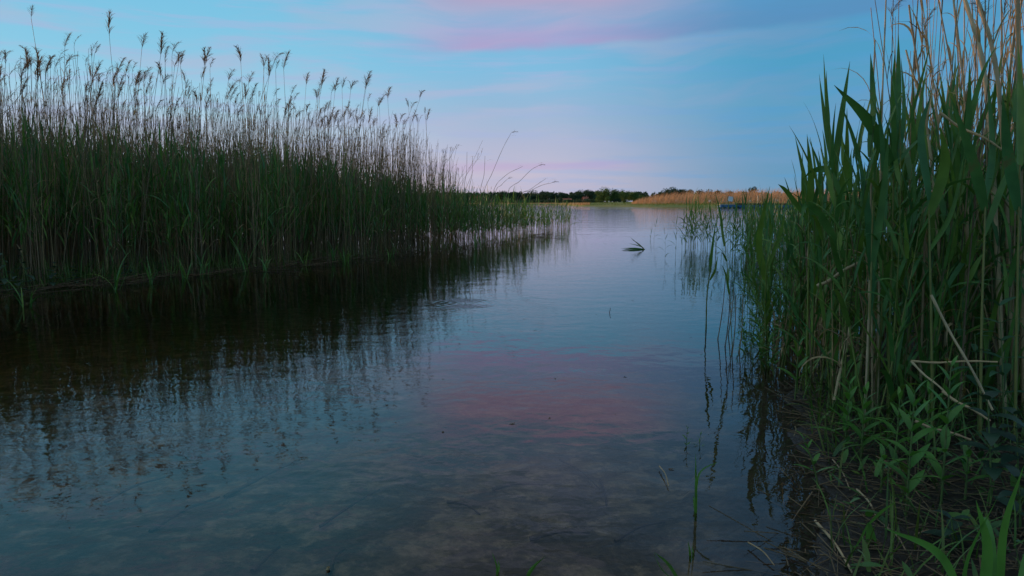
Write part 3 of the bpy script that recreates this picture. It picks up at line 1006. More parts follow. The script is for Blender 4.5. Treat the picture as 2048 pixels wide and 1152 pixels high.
# bent broken reed lying on the water
b0 = gnd(1290, 499)
root = empty('bent_reed', b0)
yb_ = b0[1]
q3 = lambda px, py: dep(px, py, yb_) - b0
obj('stem', cane_mesh('stem', [q3(1291, 503), q3(1280, 490), q3(1266, 480)], 0.012, 0.006, M['stem'], 5, 8), root)
for pts, wd in [([q3(1288, 497), q3(1275, 487), q3(1259, 473)], 0.02), ([q3(1284, 494), q3(1272, 490), q3(1258, 487)], 0.018),
                ([q3(1290, 499), q3(1268, 496.5), q3(1242, 497)], 0.03), ([q3(1281, 498.5), q3(1262, 498), q3(1246, 499)], 0.02)]:
    obj('leaf', blade_mesh('leaf', pts, wd, M['leaf'], 10, 0.2), root)
tag(root, 'bent broken green reed folded onto the open water in mid-lake', 'reed')

# ------------------------------------------------------------------ right bank: near reeds
RPX = [(1520, 722), (1545, 756), (1600, 792), (1660, 842), (1740, 872), (1840, 880), (1960, 880), (2140, 890)]
rfront = [gnd(*p)[:2] for p in RPX]
RPOLY = np.array(rfront + [(4.8, 4.6), (5.6, 7.0), (4.6, 8.6), (3.4, 8.0), (2.3, 6.2)])
RC = [1450, 1540, 1600, 1680, 1800, 2050]
RH = [0.60, 0.82, 1.10, 1.28, 1.36, 1.34]
xy = scatter(RPOLY, 620)
c = ppx(xy[:, 0], xy[:, 1])
hh = np.interp(c, RC, RH) * rng.uniform(0.6, 1.06, len(xy))
st_, lv = green_mass(base3(xy), hh, 9, (0.20, 0.31), (0.016, 0.028), 0.12, 6, 0.0042, (0.12, 0.6))
o = obj('green_bank_thicket', mesh_np('green_bank_thicket', *lv, M['leaf_stuff']))
tag(o, 'mass of green reed leaves deep in the right bank thicket', 'reeds', kind='stuff')
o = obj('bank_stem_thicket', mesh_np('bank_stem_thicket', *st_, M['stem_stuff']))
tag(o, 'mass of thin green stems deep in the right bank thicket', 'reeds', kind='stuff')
xy = scatter(RPOLY, 620)
c = ppx(xy[:, 0], xy[:, 1])
n = len(xy)
H = np.where(c > 1760, rng.uniform(0.4, 2.5, n), rng.uniform(0.2, 0.9, n))
C = stem_lines(base3(xy), H, rng.uniform(0, 6.28, n), rng.normal(0.0, 0.11, n), rng.normal(0, 0.04, n), 5)
parts = [tubes(C, np.linspace(0.0045, 0.0022, 6)[None, :] * rng.uniform(0.7, 1.3, n)[:, None], 4)]
k = 3
pp = lerp_line(C, rng.uniform(0.1, 0.98, (n, k))).reshape(-1, 3)
m_ = len(pp)
parts.append(blades(pp, rng.uniform(0, 6.28, m_), rng.uniform(0.06, 0.3, m_), rng.uniform(0.004, 0.012, m_), rng.uniform(0.05, 0.8, m_), rng.uniform(0.2, 2.2, m_), 4, rng.normal(0, 1.2, m_)))
o = obj('dry_bank_thicket', mesh_np('dry_bank_thicket', *join(parts), M['straw_stuff']))
tag(o, 'mass of dry broken stalks deep in the right bank thicket', 'reeds', kind='stuff')

RP = [reed_proto(80 + i, 10, (0.10, 0.26, 0.18, 0.3)[i % 4], 1.05, 1.05) for i in range(16)]
band_poly = np.array(rfront + [(p_[0] * 1.32, p_[1] * 1.32) for p_ in rfront[::-1]])
xy = scatter(band_poly, 112)
c = ppx(xy[:, 0], xy[:, 1])
for i, (x_, y_) in enumerate(xy):
    hh = float(np.interp(c[i], RC, RH)) * random.triangular(0.62, 1.06, 0.96)
    if c[i] < 1620:
        lab, grp = 'green reed at the water-side end of the right bank reeds', 'right bank reeds at the water side'
    elif c[i] < 1850:
        lab, grp = 'tall broad-leaved green reed in the middle of the right bank', 'right bank reeds in the middle'
    else:
        lab, grp = 'tall green reed among dry canes at the far right of the bank', 'right bank reeds among the canes'
    place(RP[i % 16], USED, (x_, y_, float(ground_z(x_, y_)) - 0.02), hh, random.uniform(0, 6.28), random.gauss(0, 0.10), random.uniform(0, 6.28), lab, grp)

# picked-out broad reeds (base, stem line, leaves given as lines in the photograph at the depth of the foot)
HERO = [
    ((1662, 800), [(1668, 560), (1672, 330)], [([(1668, 330), (1655, 235), (1647, 108)], .026), ([(1672, 360), (1660, 300), (1640, 160)], .022), ([(1668, 345), (1682, 240), (1700, 122)], .045), ([(1672, 400), (1692, 330), (1694, 215)], .030)],
     'tall reed whose paired pointed leaves stand highest at the left edge of the bank'),
    ((1775, 840), [(1782, 560), (1788, 330)], [([(1788, 340), (1796, 190), (1797, 66)], .048), ([(1790, 330), (1786, 200), (1790, 100)], .022), ([(1792, 345), (1808, 230), (1802, 115)], .030), ([(1785, 330), (1735, 240), (1668, 170)], .050)],
     'tall reed with one broad strap leaf curled at its top, highest of the bank leaves'),
    ((1612, 790), [(1616, 600), (1618, 420)], [([(1618, 420), (1610, 360), (1590, 272)], .034), ([(1618, 430), (1622, 360), (1614, 268)], .034), ([(1618, 440), (1640, 350), (1617, 275)], .026), ([(1616, 440), (1575, 385), (1556, 368)], .024)],
     'reed with a fan of sharp upright leaves at the left shoulder of the bank'),
    ((1690, 815), [(1692, 600), (1694, 440)], [([(1694, 420), (1660, 345), (1625, 342), (1606, 360)], .034), ([(1693, 520), (1640, 430), (1612, 410), (1600, 450)], .034)],
     'reed with a pale leaf arching over to the left in front of the sky'),
    ((1730, 850), [(1740, 620), (1746, 400)], [([(1744, 560), (1735, 420), (1715, 300)], .045), ([(1744, 540), (1765, 400), (1778, 262)], .030), ([(1738, 640), (1748, 520), (1747, 415)], .038)],
     'thick-leaved reed with a long hanging blade in the centre of the bank'),
    ((1538, 742), [(1530, 620), (1534, 520)], [([(1530, 560), (1518, 480), (1540, 372)], .052), ([(1534, 540), (1560, 470), (1572, 420)], .022)],
     'single broad reed leaf standing upright at the waterside end of the bank'),
    ((1412, 664), [(1414, 590), (1422, 530)], [([(1420, 545), (1424, 500), (1432, 442)], .030), ([(1420, 560), (1430, 540), (1436, 510)], .018)],
     'lone reed with one folded green leaf standing in the water off the bank'),
    ((1866, 870), [(1862, 620), (1858, 420)], [([(1860, 400), (1842, 270), (1862, 190)], .045), ([(1860, 430), (1890, 330), (1880, 250)], .040), ([(1860, 500), (1905, 420), (1930, 300)], .03)],
     'reed with wide dark leaves in front of the leaning dry canes'),
    ((1960, 880), [(1964, 620), (1972, 380)], [([(1970, 400), (1985, 300), (1975, 150)], .045), ([(1970, 420), (1945, 320), (1900, 190)], .040), ([(1968, 470), (2010, 360), (2045, 300)], .04)],
     'tall reed with broad dark leaves below the thick canes at the right'),
    ((2030, 890), [(2034, 620), (2040, 330)], [([(2040, 330), (2042, 200), (2036, 90)], .05), ([(2036, 420), (2015, 300), (2005, 190)], .04)],
     'tallest green reed at the right frame edge among thick canes')]
for (bx, by), stem, leaves, lab in HERO:
    b0 = on_ground(bx, by)
    y0 = b0[1]
    root = empty('green_reed', b0)
    P3 = [np.zeros(3)] + [dep(px, py, y0) - b0 for px, py in stem]
    obj('stem', cane_mesh('stem', P3, 0.0055, 0.003, M['stem'], 6, 16), root)
    for j, (pts, wd) in enumerate(leaves):
        L3 = []
        for jj_, (px, py) in enumerate(pts):
            q_ = dep(px, py, y0 - 0.05 * jj_ * (1 if j % 2 else -1)) - b0
            L3.append(q_)
        obj('leaf', blade_mesh('leaf', L3, wd, M['leaf'], 14, 0.35 * (1 if j % 2 else -1)), root)
    tag(root, lab, 'reed')

# thin leafless stems standing in the water off the bank
for bx, by, tx, ty, lab in [(1432, 700, 1452, 545, 'thin brown stem with a folded twig, second from the lone leaved reed'), (1447, 716, 1462, 560, 'thin brown leafless stem in the water, left of the water plants'),
                            (1461, 735, 1472, 590, 'dark leafless stem in the water close to the bank'), (1476, 726, 1486, 585, 'leafless stem rising beside the small-leaved water plants'),
                            (1452, 690, 1468, 575, 'faint thin stem behind the leafless water stems')]:
    b0 = gnd(bx, by, -0.08)
    root = empty('bare_stem', b0)
    tp_ = dep(tx, ty, b0[1]) - b0
    obj('stem', cane_mesh('stem', [np.zeros(3), tp_ * 0.5 + np.array([0.01, 0, 0]), tp_], 0.0045, 0.002, M['brown_stem'], 5, 10), root)
    v, q = blades(np.zeros((1, 3)), random.uniform(-1, 1) + math.pi * (random.random() < 0.5), 0.16, 0.007, 0.7, 0.9, 6, 0.4)
    obj('withered_leaf', mesh_np('withered_leaf', v, q, M['dryleaf']), root, tp_ * random.uniform(0.4, 0.8))
    tag(root, lab, 'stem')


xy = scatter(np.array([gnd(*p)[:2] for p in [(1462, 735), (1545, 760), (1570, 640), (1480, 600)]]), 26)
for i, (x_, y_) in enumerate(xy):
    place(SP_[(i * 3) % 8], USED, (x_, y_, -0.08), 0.08 + random.uniform(0.35, 0.95), random.uniform(0, 6.28), random.gauss(0.05, 0.12), random.uniform(0, 6.28),
          'thin young reed standing in the shallow water off the end of the bank', 'thin reeds in the shallows off the bank')
# dry canes on the right
def cane_proto(i, H0=2.6, plume=True):
    rd = np.random.default_rng(1300 + i)
    root = empty('dry_cane')
    n = 22
    t_ = np.linspace(0, 1, n)
    ln, cv = rd.normal(0.0, 0.04), rd.normal(0.0, 0.06)
    C = np.stack([H0 * (ln * t_ + cv * t_ ** 2.2), H0 * 0.015 * np.sin(3 * t_ + i), H0 * t_], -1)
    r_ = rd.uniform(0.7, 1.1) * (0.0052 - 0.0030 * t_) * (1 + 0.3 * (np.arange(n) % 3 == 0))
    v, q = tubes(C[None], r_[None], 6)
    obj('stem', mesh_np('stem', v, q, M['straw']), root)
    if plume:
        obj('plume', PL[(i * 3) % len(PL)], root, C[-1], rd.normal(0.1, 1.0), rd.uniform(0.6, 1.0))
    for k in range(3):
        tk = rd.uniform(0.25, 0.95)
        v, q = blades(np.zeros((1, 3)), 0, rd.uniform(0.12, 0.35), rd.uniform(0.006, 0.014), rd.uniform(0.05, 0.4), rd.uniform(0.3, 2.4), 7, rd.normal(0, 1.2))
        obj('withered_leaf', mesh_np('withered_leaf', v, q, M['dryleaf']), root, lerp_line(C[None], np.array([[tk]]))[0, 0], rd.uniform(0, 6.28))
    return root


CPR = [cane_proto(i, plume=(i % 3 != 2)) for i in range(14)]
CH = 2.6
cpoly = np.array([gnd(*p)[:2] for p in [(1745, 800), (1850, 830), (2000, 850), (2140, 860)]] + [(4.8, 5.2), (4.6, 6.2), (3.0, 5.4)])
xy = scatter(cpoly, 120)
c = ppx(xy[:, 0], xy[:, 1])
for i, (x_, y_) in enumerate(xy):
    hh = float(np.interp(c[i], [1700, 1780, 1900, 2100], [1.75, 2.15, 2.55, 2.9])) * random.uniform(0.78, 1.05)
    lab, grp = ('straw-coloured dry cane in the left part of the cane stand on the right bank', 'left part of the cane stand') if c[i] < 1880 else ('straw-coloured dry cane in the thick stand at the upper right, %s' % ('beside the leaning thick canes' if c[i] < 2000 else 'at the frame edge'), 'cane stand, middle' if c[i] < 2000 else 'cane stand, frame edge')
    place(CPR[i % 14], USED, (x_, y_, float(ground_z(x_, y_)) - 0.02), hh, random.uniform(0, 6.28), random.gauss(0.03, 0.09), random.uniform(0, 6.28), lab, grp, CH)
# picked-out canes: foot, then points up the cane
CANES = [((1745, 835), [(1742, 330), (1750, 80)], .0045, .003, 'upright dry cane with a folded withered top left of the strap leaf'),
         ((1755, 830), [(1762, 300), (1772, 0)], .0045, .003, 'straight thin dry cane running up out of the picture left of the strap leaf'),
         ((1900, 810), [(1860, 300), (1812, 100)], .0075, .004, 'pale dry cane leaning left across the sky behind the strap leaf'),
         ((2010, 830), [(1975, 200), (1925, -20)], .011, .008, 'thick pale cane leaning left at the upper right'),
         ((2030, 820), [(2000, 200), (1950, -20)], .010, .008, 'second thick pale cane leaning left beside the thickest one'),
         ((2050, 830), [(2040, 300), (2035, -20)], .011, .009, 'thick upright cane at the right frame edge'),
         ((1925, 815), [(1935, 300), (1905, -20)], .006, .004, 'thin straw cane crossing the leaning thick canes'),
         ((1840, 820), [(1850, 300), (1818, 10)], .0055, .004, 'dry cane with a brown sheathed tip beside the strap leaf')]
for (bx, by), pts, r0, r1, lab in CANES:
    b0 = on_ground(bx, by)
    root = empty('dry_cane', b0)
    P3 = [np.zeros(3)] + [dep(px, py, b0[1] + 0.12 * (k + 1)) - b0 for k, (px, py) in enumerate(pts)]
    obj('stem', cane_mesh('stem', P3, r0, r1, M['straw'], 7, 22), root)
    for k in range(3):
        v, q = blades(np.zeros((1, 3)), 0, random.uniform(0.15, 0.35), 0.011, 0.2, random.uniform(0.3, 2.2), 7, random.gauss(0, 1))
        f = random.uniform(0.2, 0.9)
        C = spline(P3, 22)
        obj('withered_leaf', mesh_np('withered_leaf', v, q, M['dryleaf']), root, C[int(f * 21)], random.uniform(0, 6.28))
    tag(root, lab, 'cane')
# broken canes: two ends, depth of the first end in metres (None: on the ground)
BROKEN = [((1634, 572), (1716, 526), 3.5, .0085, 'pale broken cane stuck slanting in the middle of the green reeds'),
          ((1700, 650), (1668, 800), 3.35, .0075, 'thick pale cane stump leaning right at the foot of the bank reeds'),
          ((1740, 560), (1728, 860), 3.2, .0055, 'brown-sheathed cane standing in the right bank reeds'),
          ((1862, 590), (1985, 820), 2.75, .0050, 'long straw cane slanting down right through the bank plants'),
          ((1884, 782), (1980, 842), 2.6, .0050, 'short pale stick lying slanted above the dark nettle'),
          ((1830, 842), (1942, 880), 2.55, .0050, 'pale stick lying nearly flat behind the tall leafy herb'),
          ((1822, 722), (1995, 724), 2.9, .0045, 'thin brown cane snapped level behind the leafy herb'),
          ((1822, 722), (1905, 800), 2.9, .0045, 'lower half of the snapped brown cane hanging down right'),
          ((1880, 225), (2016, 308), 3.0, .0050, 'bleached dry leaf stalk slanting down right at the upper right')]
for p0, p1, y0, r_, lab in BROKEN:
    A, B = dep(*p0, y0), dep(*p1, y0 - 0.12)
    o = obj('broken_cane', cane_mesh('broken_cane', [A - A, (B - A) * 0.3 + np.array([0.006, 0.01, -0.008]), (B - A) * 0.65 + np.array([-0.004, -0.01, 0.004]), B - A], r_, r_ * 0.72, M['straw'], 7, 14), None, A)
    tag(o, lab, 'cane')


# ------------------------------------------------------------------ herbs and blades at the right foot
def leaf_oval(name, L, W, mat, bend, serr=0.0, n=10):
    t_ = np.linspace(0, 1, n)
    w = W * 0.5 * np.sin(math.pi * np.clip(t_ * 0.94 + 0.05, 0, 1)) ** 0.85 * (1.12 - 0.35 * t_)
    if serr:
        w = w * (1 + serr * (np.arange(n) % 2))
    th = bend * t_ ** 1.3
    x = np.concatenate([[0], np.cumsum(np.cos(0.5 * (th[1:] + th[:-1])))]) * L / (n - 1)
    z = -np.concatenate([[0], np.cumsum(np.sin(0.5 * (th[1:] + th[:-1])))]) * L / (n - 1)
    V = np.stack([np.stack([x, -w, z + 0.18 * w], -1), np.stack([x, 0 * w, z], -1), np.stack([x, w, z + 0.18 * w], -1)], 1).reshape(-1, 3)
    q = [(i * 3 + k, i * 3 + k + 1, i * 3 + k + 4, i * 3 + k + 3) for i in range(n - 1) for k in (0, 1)]
    return mesh_np(name, V, np.array(q), mat)


LANCE = [leaf_oval('leaf', 0.105 + 0.010 * i, 0.027, M['herb'], 0.3 + 0.2 * i) for i in range(4)]
OVAL = [leaf_oval('leaf', 0.085 + 0.01 * i, 0.052, M['nettle'], 0.5 + 0.25 * i, 0.13, 13) for i in range(4)]
BLUE = [leaf_oval('leaf', 0.12 + 0.012 * i, 0.034, M['blue_leaf'], 0.5 + 0.2 * i) for i in range(4)]
SMALL = [leaf_oval('leaf', 0.045 + 0.006 * i, 0.011, M['herb'], 0.2 + 0.2 * i) for i in range(4)]


def herb(name, b0, H, lib, pairs, label, cat, up=0.55, t0=0.12, lean=0.0, lean_az=0.0, sc=1.0, stem='herb_stem', r0=0.0042, top=0.5, group=None):
    root = empty(name, b0)
    n = 10
    t_ = np.linspace(0, 1, n)
    C = np.stack([H * math.tan(lean) * math.cos(lean_az) * t_ ** 1.5, H * math.tan(lean) * math.sin(lean_az) * t_ ** 1.5, H * t_], -1)
    obj('stem', mesh_np('stem', *tubes(C[None], (r0 * (1 - 0.6 * t_))[None], 6), M[stem]), root)
    a0 = random.uniform(0, 3.1)
    for k in range(pairs):
        tk = t0 + (0.98 - t0) * k / max(1, pairs - 1)
        p_ = lerp_line(C[None], np.array([[tk]]))[0, 0]
        for s in (0, 1):
            lo = obj('leaf', lib[random.randrange(len(lib))], root, p_)
            s_ = sc * random.uniform(0.8, 1.15) * (1.0 - (1 - top) * max(0.0, (tk - 0.45) / 0.55))
            lo.scale = (s_, s_, s_)
            lo.rotation_euler = Matrix.Rotation(a0 + s * math.pi + k * 1.45 + random.gauss(0, 0.15), 3, 'Z').to_euler()
            lo.rotation_euler = (Matrix.Rotation(a0 + s * math.pi + k * 1.45 + random.gauss(0, 0.15), 3, 'Z') @ Matrix.Rotation(-(up + 0.5 * tk * tk + random.gauss(0, 0.1)), 3, 'Y')).to_euler()
    tag(root, label, cat, group)
    return root


def px_h(bx, by, ty):
    b0 = on_ground(bx, by)
    return b0, dep(bx, ty, b0[1])[2] - b0[2]


for bx, by, ty, pr, sc, lab in [(1882, 1010, 735, 9, 1.0, 'tall leafy herb with paired lance leaves in front of the fallen canes'),
                                (1690, 900, 770, 8, 1.0, 'bushy bright green herb at the water edge under the leaning cane stump'),
                                (1722, 915, 790, 8, 0.95, 'bushy green herb just right of the brightest one at the water edge'),
                                (1812, 1030, 790, 9, 1.05, 'leafy herb on a pale stem in the middle of the muddy foot'),
                                (1790, 930, 800, 7, 0.95, 'green herb behind the one on a pale stem'),
                                (1636, 982, 878, 5, 0.62, 'small leaning herb seedling growing alone at the mud edge'),
                                (1762, 985, 905, 4, 0.8, 'low herb with spreading leaves beside the pale-stemmed herb'),
                                (1590, 800, 690, 4, 1.0, 'herb with jagged leaves hanging over the water from the bank'),
                                (1930, 1000, 900, 5, 0.8, 'low green herb between the tall herb and the dark nettle'),
                                (1850, 910, 770, 7, 0.9, 'green herb half hidden behind the tall leafy herb')]:
    b0, h_ = px_h(bx, by, ty)
    herb('leafy_herb', b0, max(0.08, h_), LANCE, pr, lab, 'plant', 0.6, 0.18 if pr > 5 else 0.35, 0.12 if by != 982 else 0.3, math.pi if by == 982 else 1.0, sc)
for bx, by, ty, pr, sc, lab, lib in [(1980, 1010, 800, 5, 1.15, 'dark nettle-like plant with wide toothed leaves right of the tall herb', OVAL),
                                     (2035, 1000, 830, 5, 1.1, 'dark toothed-leaf plant at the right frame edge above the bright blades', OVAL),
                                     (2005, 880, 610, 6, 1.1, 'bluish-green broad-leaved plant in the shade at the right frame edge', BLUE),
                                     (1955, 880, 670, 5, 1.0, 'bluish-green plant with drooping leaves left of the shaded one at the frame edge', BLUE),
                                     (2040, 1060, 960, 3, 1.0, 'low plant with rounded leaves in the bottom right corner', OVAL),
                                     (1905, 1100, 1040, 3, 0.8, 'flat dark leaves on the mud between the bright blades', OVAL)]:
    b0, h_ = px_h(bx, by, ty)
    herb('shade_plant', b0, max(0.06, h_), lib, pr, lab, 'plant', 0.15, 0.35, 0.1, 2.0, sc, r0=0.0036, top=0.7)
# left bank nettles
for i, (bx, by, ty) in enumerate([(15, 590, 500), (60, 585, 490), (105, 580, 520), (40, 600, 540), (150, 572, 530), (255, 560, 520), (320, 552, 525)]):
    b0, h_ = px_h(bx, by, ty)
    herb('nettle', b0, max(0.1, h_ * 0.9), OVAL, 6, 'dark nettle at the water edge in front of the left reed bed', 'plant', 0.15, 0.25, 0.15, random.uniform(0, 6), 1.25, r0=0.004, group='nettles at the left water edge')
# small-leaved water plants by the bank end
for i, (bx, by, ty, lab) in enumerate([(1505, 742, 590, 'small-leaved upright water plant at the waterside end of the bank'), (1522, 752, 640, 'small-leaved water plant just right of the waterside one'),
                                       (1490, 735, 640, 'dark narrow-leaved water plant left of the waterside one'), (1548, 762, 650, 'small-leaved plant between water plants and bank reeds'),
                                       (1372, 905, 855, 'tiny leafy sprig poking out of the near water'), (1398, 905, 868, 'tiny sprig right of the other sprig in the near water')]):
    b0 = gnd(bx, by, -0.03)
    h_ = dep(bx, ty, b0[1])[2] + 0.03
    herb('water_plant', b0, h_, SMALL, 11 if i < 4 else 4, lab, 'plant', 0.5, 0.3, 0.1, random.uniform(0, 6), 1.5 if i < 4 else 0.6, r0=0.003 if i < 4 else 0.0015)

# bright blades bottom right and sprouts along the bottom of the frame: name, foot, blade lines, width
SPROUTS = [('iris_clump', (1935, 1230), [([(1935, 1230), (1880, 1110), (1768, 1056)], .022), ([(1960, 1230), (1975, 1100), (1952, 1000)], .024), ([(1990, 1230), (1985, 1090), (1965, 1030), (1950, 1045)], .024), ([(2000, 1200), (2008, 1060), (2048, 930)], .017), ([(1925, 1230), (1935, 1120), (1995, 995)], .016), ([(2040, 1230), (2050, 1140), (2060, 1080)], .026)], 'iris', 'bright green strap-leaved clump in the bottom right corner with one blade arching left'),
           ('grass_tuft', (1738, 1095), [([(1736, 1048), (1720, 1080), (1700, 1110)], .012), ([(1738, 1046), (1736, 1080), (1722, 1128)], .014), ([(1738, 1046), (1745, 1090), (1742, 1145)], .014), ([(1738, 1048), (1765, 1022), (1792, 1004)], .009), ([(1740, 1046), (1752, 1090), (1754, 1150)], .010)], 'iris', 'bright shoot of hanging narrow blades over the mud left of the arching blade'),
           ('reed_sprout', (1391, 1042), [([(1391, 1042), (1392, 980), (1391, 905)], .011), ([(1391, 1000), (1400, 945), (1440, 922)], .006), ([(1391, 1035), (1388, 1000), (1386, 985)], .008)], 'iris', 'single upright green shoot standing in the near water'),
           ('grass_sprout', (992, 1165), [([(992, 1165), (994, 1135), (984, 1105)], .006), ([(992, 1165), (998, 1135), (996, 1120)], .005)], 'iris', 'tiny grass sprout at the bottom edge left of the centre sprout'),
           ('grass_sprout', (1045, 1170), [([(1045, 1170), (1070, 1132), (1092, 1112)], .008), ([(1045, 1170), (1060, 1140), (1078, 1120)], .005)], 'iris', 'grass sprout leaning right at the bottom edge near the centre'),
           ('grass_sprout', (1365, 1175), [([(1365, 1175), (1338, 1130), (1308, 1104)], .009), ([(1365, 1175), (1325, 1140), (1306, 1104)], .003)], 'leaf', 'dark grass blade leaning left at the bottom edge right of the centre'),
           ('grass_sprout', (1381, 1125), [([(1381, 1125), (1380, 1105), (1376, 1082)], .008), ([(1381, 1125), (1386, 1110), (1384, 1090)], .006)], 'iris', 'small pale sprout just below the single upright shoot')]
for nm, foot, lines, mt, lab in SPROUTS:
    b0 = gnd(*foot, -0.03) if nm not in ('iris_clump', 'grass_tuft') else on_ground(*foot)
    root = empty(nm, b0)
    for j, (pts, wd) in enumerate(lines):
        P3 = [dep(px, py, b0[1] + 0.03 * (j % 3 - 1) * k) - b0 for k, (px, py) in enumerate(pts)]
        obj('blade', blade_mesh('blade', P3, wd, M[mt], 14, 0.4 * (1 if j % 2 else -1)), root)
    tag(root, lab, 'plant')

# grass and litter on the right mud
gpoly = np.array([gnd(*p)[:2] for p in [(1650, 1240), (1665, 1000), (1625, 880), (1590, 790), (1700, 760), (2100, 800), (2400, 1240)]])
xy = scatter(gpoly, 1500)
xy = xy[(xy[:, 1] > 2.75) | (rng.random(1500) < 0.38)]
ng = len(xy)
v, q = blades(base3(xy), rng.uniform(0, 6.28, ng), rng.uniform(0.05, 0.32, ng), rng.uniform(0.003, 0.008, ng), rng.uniform(0, 0.7, ng), rng.uniform(0, 1.6, ng), 6, rng.normal(0, 0.6, ng))
o = obj('bank_grass', mesh_np('bank_grass', v, q, M['grass_stuff']))
tag(o, 'thin grass blades between the herbs on the right mud bank', 'grass', kind='stuff')
xy = scatter(gpoly, 420)
b_ = base3(xy)
b_[:, 2] += rng.uniform(0.01, 0.12, 420)
v, q = blades(b_, rng.uniform(0, 6.28, 420), rng.uniform(0.03, 0.10, 420), rng.uniform(0.008, 0.026, 420), rng.uniform(0.5, 1.3, 420), rng.uniform(0.2, 0.9, 420), 4, rng.normal(0, 0.4, 420), 0.15, 1.5, 0.45)
o = obj('ground_foliage', mesh_np('ground_foliage', v, q, M['ground_leaf']))
tag(o, 'low tangle of small leaves covering the right mud bank', 'plants', kind='stuff')
lpoly = np.array([gnd(*p)[:2] for p in [(1480, 1240), (1560, 1000), (1600, 880), (1560, 770), (1700, 740), (2100, 780), (2500, 1240)]])
xy = scatter(lpoly, 2200)
zz = np.maximum(ground_z(xy[:, 0], xy[:, 1]), -0.03) + 0.006
an = rng.uniform(0, 6.28, 2200)
L = 0.02 + 0.24 * rng.random(2200) ** 2.2
tt = np.linspace(0, 1, 4)
C = np.stack([xy[:, 0, None] + L[:, None] * tt * np.cos(an)[:, None], xy[:, 1, None] + L[:, None] * tt * np.sin(an)[:, None], zz[:, None] + rng.uniform(-0.05, 0.3, 2200)[:, None] * tt * L[:, None]], -1)
o = obj('bank_litter', mesh_np('bank_litter', *tubes(C, np.full((2200, 4), 0.0016) * rng.uniform(0.6, 1.6, 2200)[:, None], 4), M['litter']))
tag(o, 'dead stalk bits and twigs strewn over the right mud bank', 'litter', kind='stuff')

# single sticks lying on mud, floating or sunk
STICKS = [((1630, 1052), (1705, 1152), .006, 'straw', 'long brown stick on the mud at the bottom, nearest the water', 'stick'),
          ((1665, 925), (1700, 985), .004, 'straw', 'short brown stick slanting down the mud under the herbs', 'stick'),
          ((1713, 985), (1755, 1042), .005, 'straw', 'broken pale stalk on the mud left of the pale-stemmed herb', 'stick'),
          ((1770, 1060), (1812, 1108), .004, 'straw', 'thin straw stick between the hanging blades and the arching blade', 'stick'),
          ((1828, 1078), (1868, 1066), .004, 'straw', 'short straw stick lying level above the arching blade', 'stick'),
          ((1495, 1105), (1548, 1150), .003, 'straw', 'thin pale twig at the bottom in shallow water left of the mud', 'stick'),
          ((1318, 948), (1337, 988), .003, 'straw', 'thin straw twig sticking out of the near water', 'stick'),
          ((1672, 1038), (1676, 1090), .003, 'straw', 'short upright straw stub on the mud', 'stick'),
          ((1590, 852), (1588, 876), .004, 'straw', 'tiny pale upright stub in the water before the herbs', 'stick')]
for p0, p1, r_, mt, lab, ct in STICKS:
    A, B = on_ground(*p0), on_ground(*p1)
    r_ *= 0.72
    A[2] = max(A[2], 0) + 0.012
    B[2] = max(B[2], 0) + 0.008
    if lab.startswith(('short upright', 'tiny pale')):
        A = dep(p0[0], p0[1], B[1])
    o = obj('stick', cane_mesh('stick', [A - A, (B - A) * 0.5 + np.array([0.006, 0, 0.006]), B - A], r_, r_ * 0.7, M['brown_stem' if len(lab) % 2 else mt], 6, 12), None, A)
    tag(o, lab, ct)
SUNK = [((450, 1000), (600, 925), .012), ((300, 1070), (440, 1000), .010), ((505, 1150), (560, 1100), .012), ((660, 1152), (690, 1105), .010), ((640, 1060), (760, 985), .008),
        ((985, 985), (1085, 975), .010), ((895, 1010), (960, 1035), .009), ((1060, 1085), (1180, 1072), .012), ((1200, 965), (1215, 1050), .008), ((1230, 1090), (1330, 1050), .009),
        ((1120, 925), (1200, 985), .007), ((210, 1010), (330, 960), .009)]
for i, (p0, p1, r_) in enumerate(SUNK):
    za = float(ground_z(*gnd(*p0, -0.1)[:2]))
    A, B = gnd(*p0, za), gnd(*p1, za)
    md = (A + B) / 2 + np.array([0.008 * (-1) ** i, 0.006, 0.01]) - A
    o = obj('sunken_branch', cane_mesh('sunken_branch', [A - A, md, B - A], r_ * 0.7, r_ * 0.3, M['wood'], 6, 12), None, A + np.array([0, 0, 0.012]))
    tag(o, 'dark sunken branch lying on the lake bed in the shallow foreground', 'branch', 'sunken branches on the lake bed')
# small things on open water
b0 = gnd(1222, 637, -0.05)
o = obj('twig', cane_mesh('twig', [np.zeros(3), dep(1219, 628, b0[1]) - b0, dep(1221, 616, b0[1]) - b0], 0.004, 0.002, M['red_twig'], 5, 10), None, b0)
tag(o, 'small reddish twig standing in the open water in mid-picture', 'twig')
b0 = gnd(655, 1160, -0.03)
o = obj('stick', cane_mesh('stick', [np.zeros(3), dep(652, 1150, b0[1]) - b0, dep(657, 1134, b0[1]) - b0], 0.006, 0.004, M['straw'], 6, 8), None, b0)
tag(o, 'pale stick end poking out of the water at the bottom left of centre', 'stick')
fl = []
for i in range(26):
    p_ = gnd(random.uniform(500, 1450), random.triangular(520, 1000, 640))
    fl.append((p_[0], p_[1], 0.002))
v, q = blades(np.array(fl), rng.uniform(0, 6.28, 26), rng.uniform(0.008, 0.04, 26), rng.uniform(0.005, 0.014, 26), 1.5, 0.1, 3)
o = obj('floating_specks', mesh_np('floating_specks', v, q, M['litter']))
tag(o, 'scattered specks of plant debris floating on the open water', 'debris', kind='stuff')
b0 = gnd(1247, 754, 0.001)
o = obj('floating_leaf', leaf_oval('floating_leaf', 0.03, 0.018, M['wood'], 0.6), None, b0)
tag(o, 'dark curled leaf floating on the pink reflection', 'leaf')

# ------------------------------------------------------------------ far shore
def polar(px, r):
    d = ray(px, 406)
    h = np.hypot(d[0], d[1])
    return np.array([d[0] / h * r, d[1] / h * r])


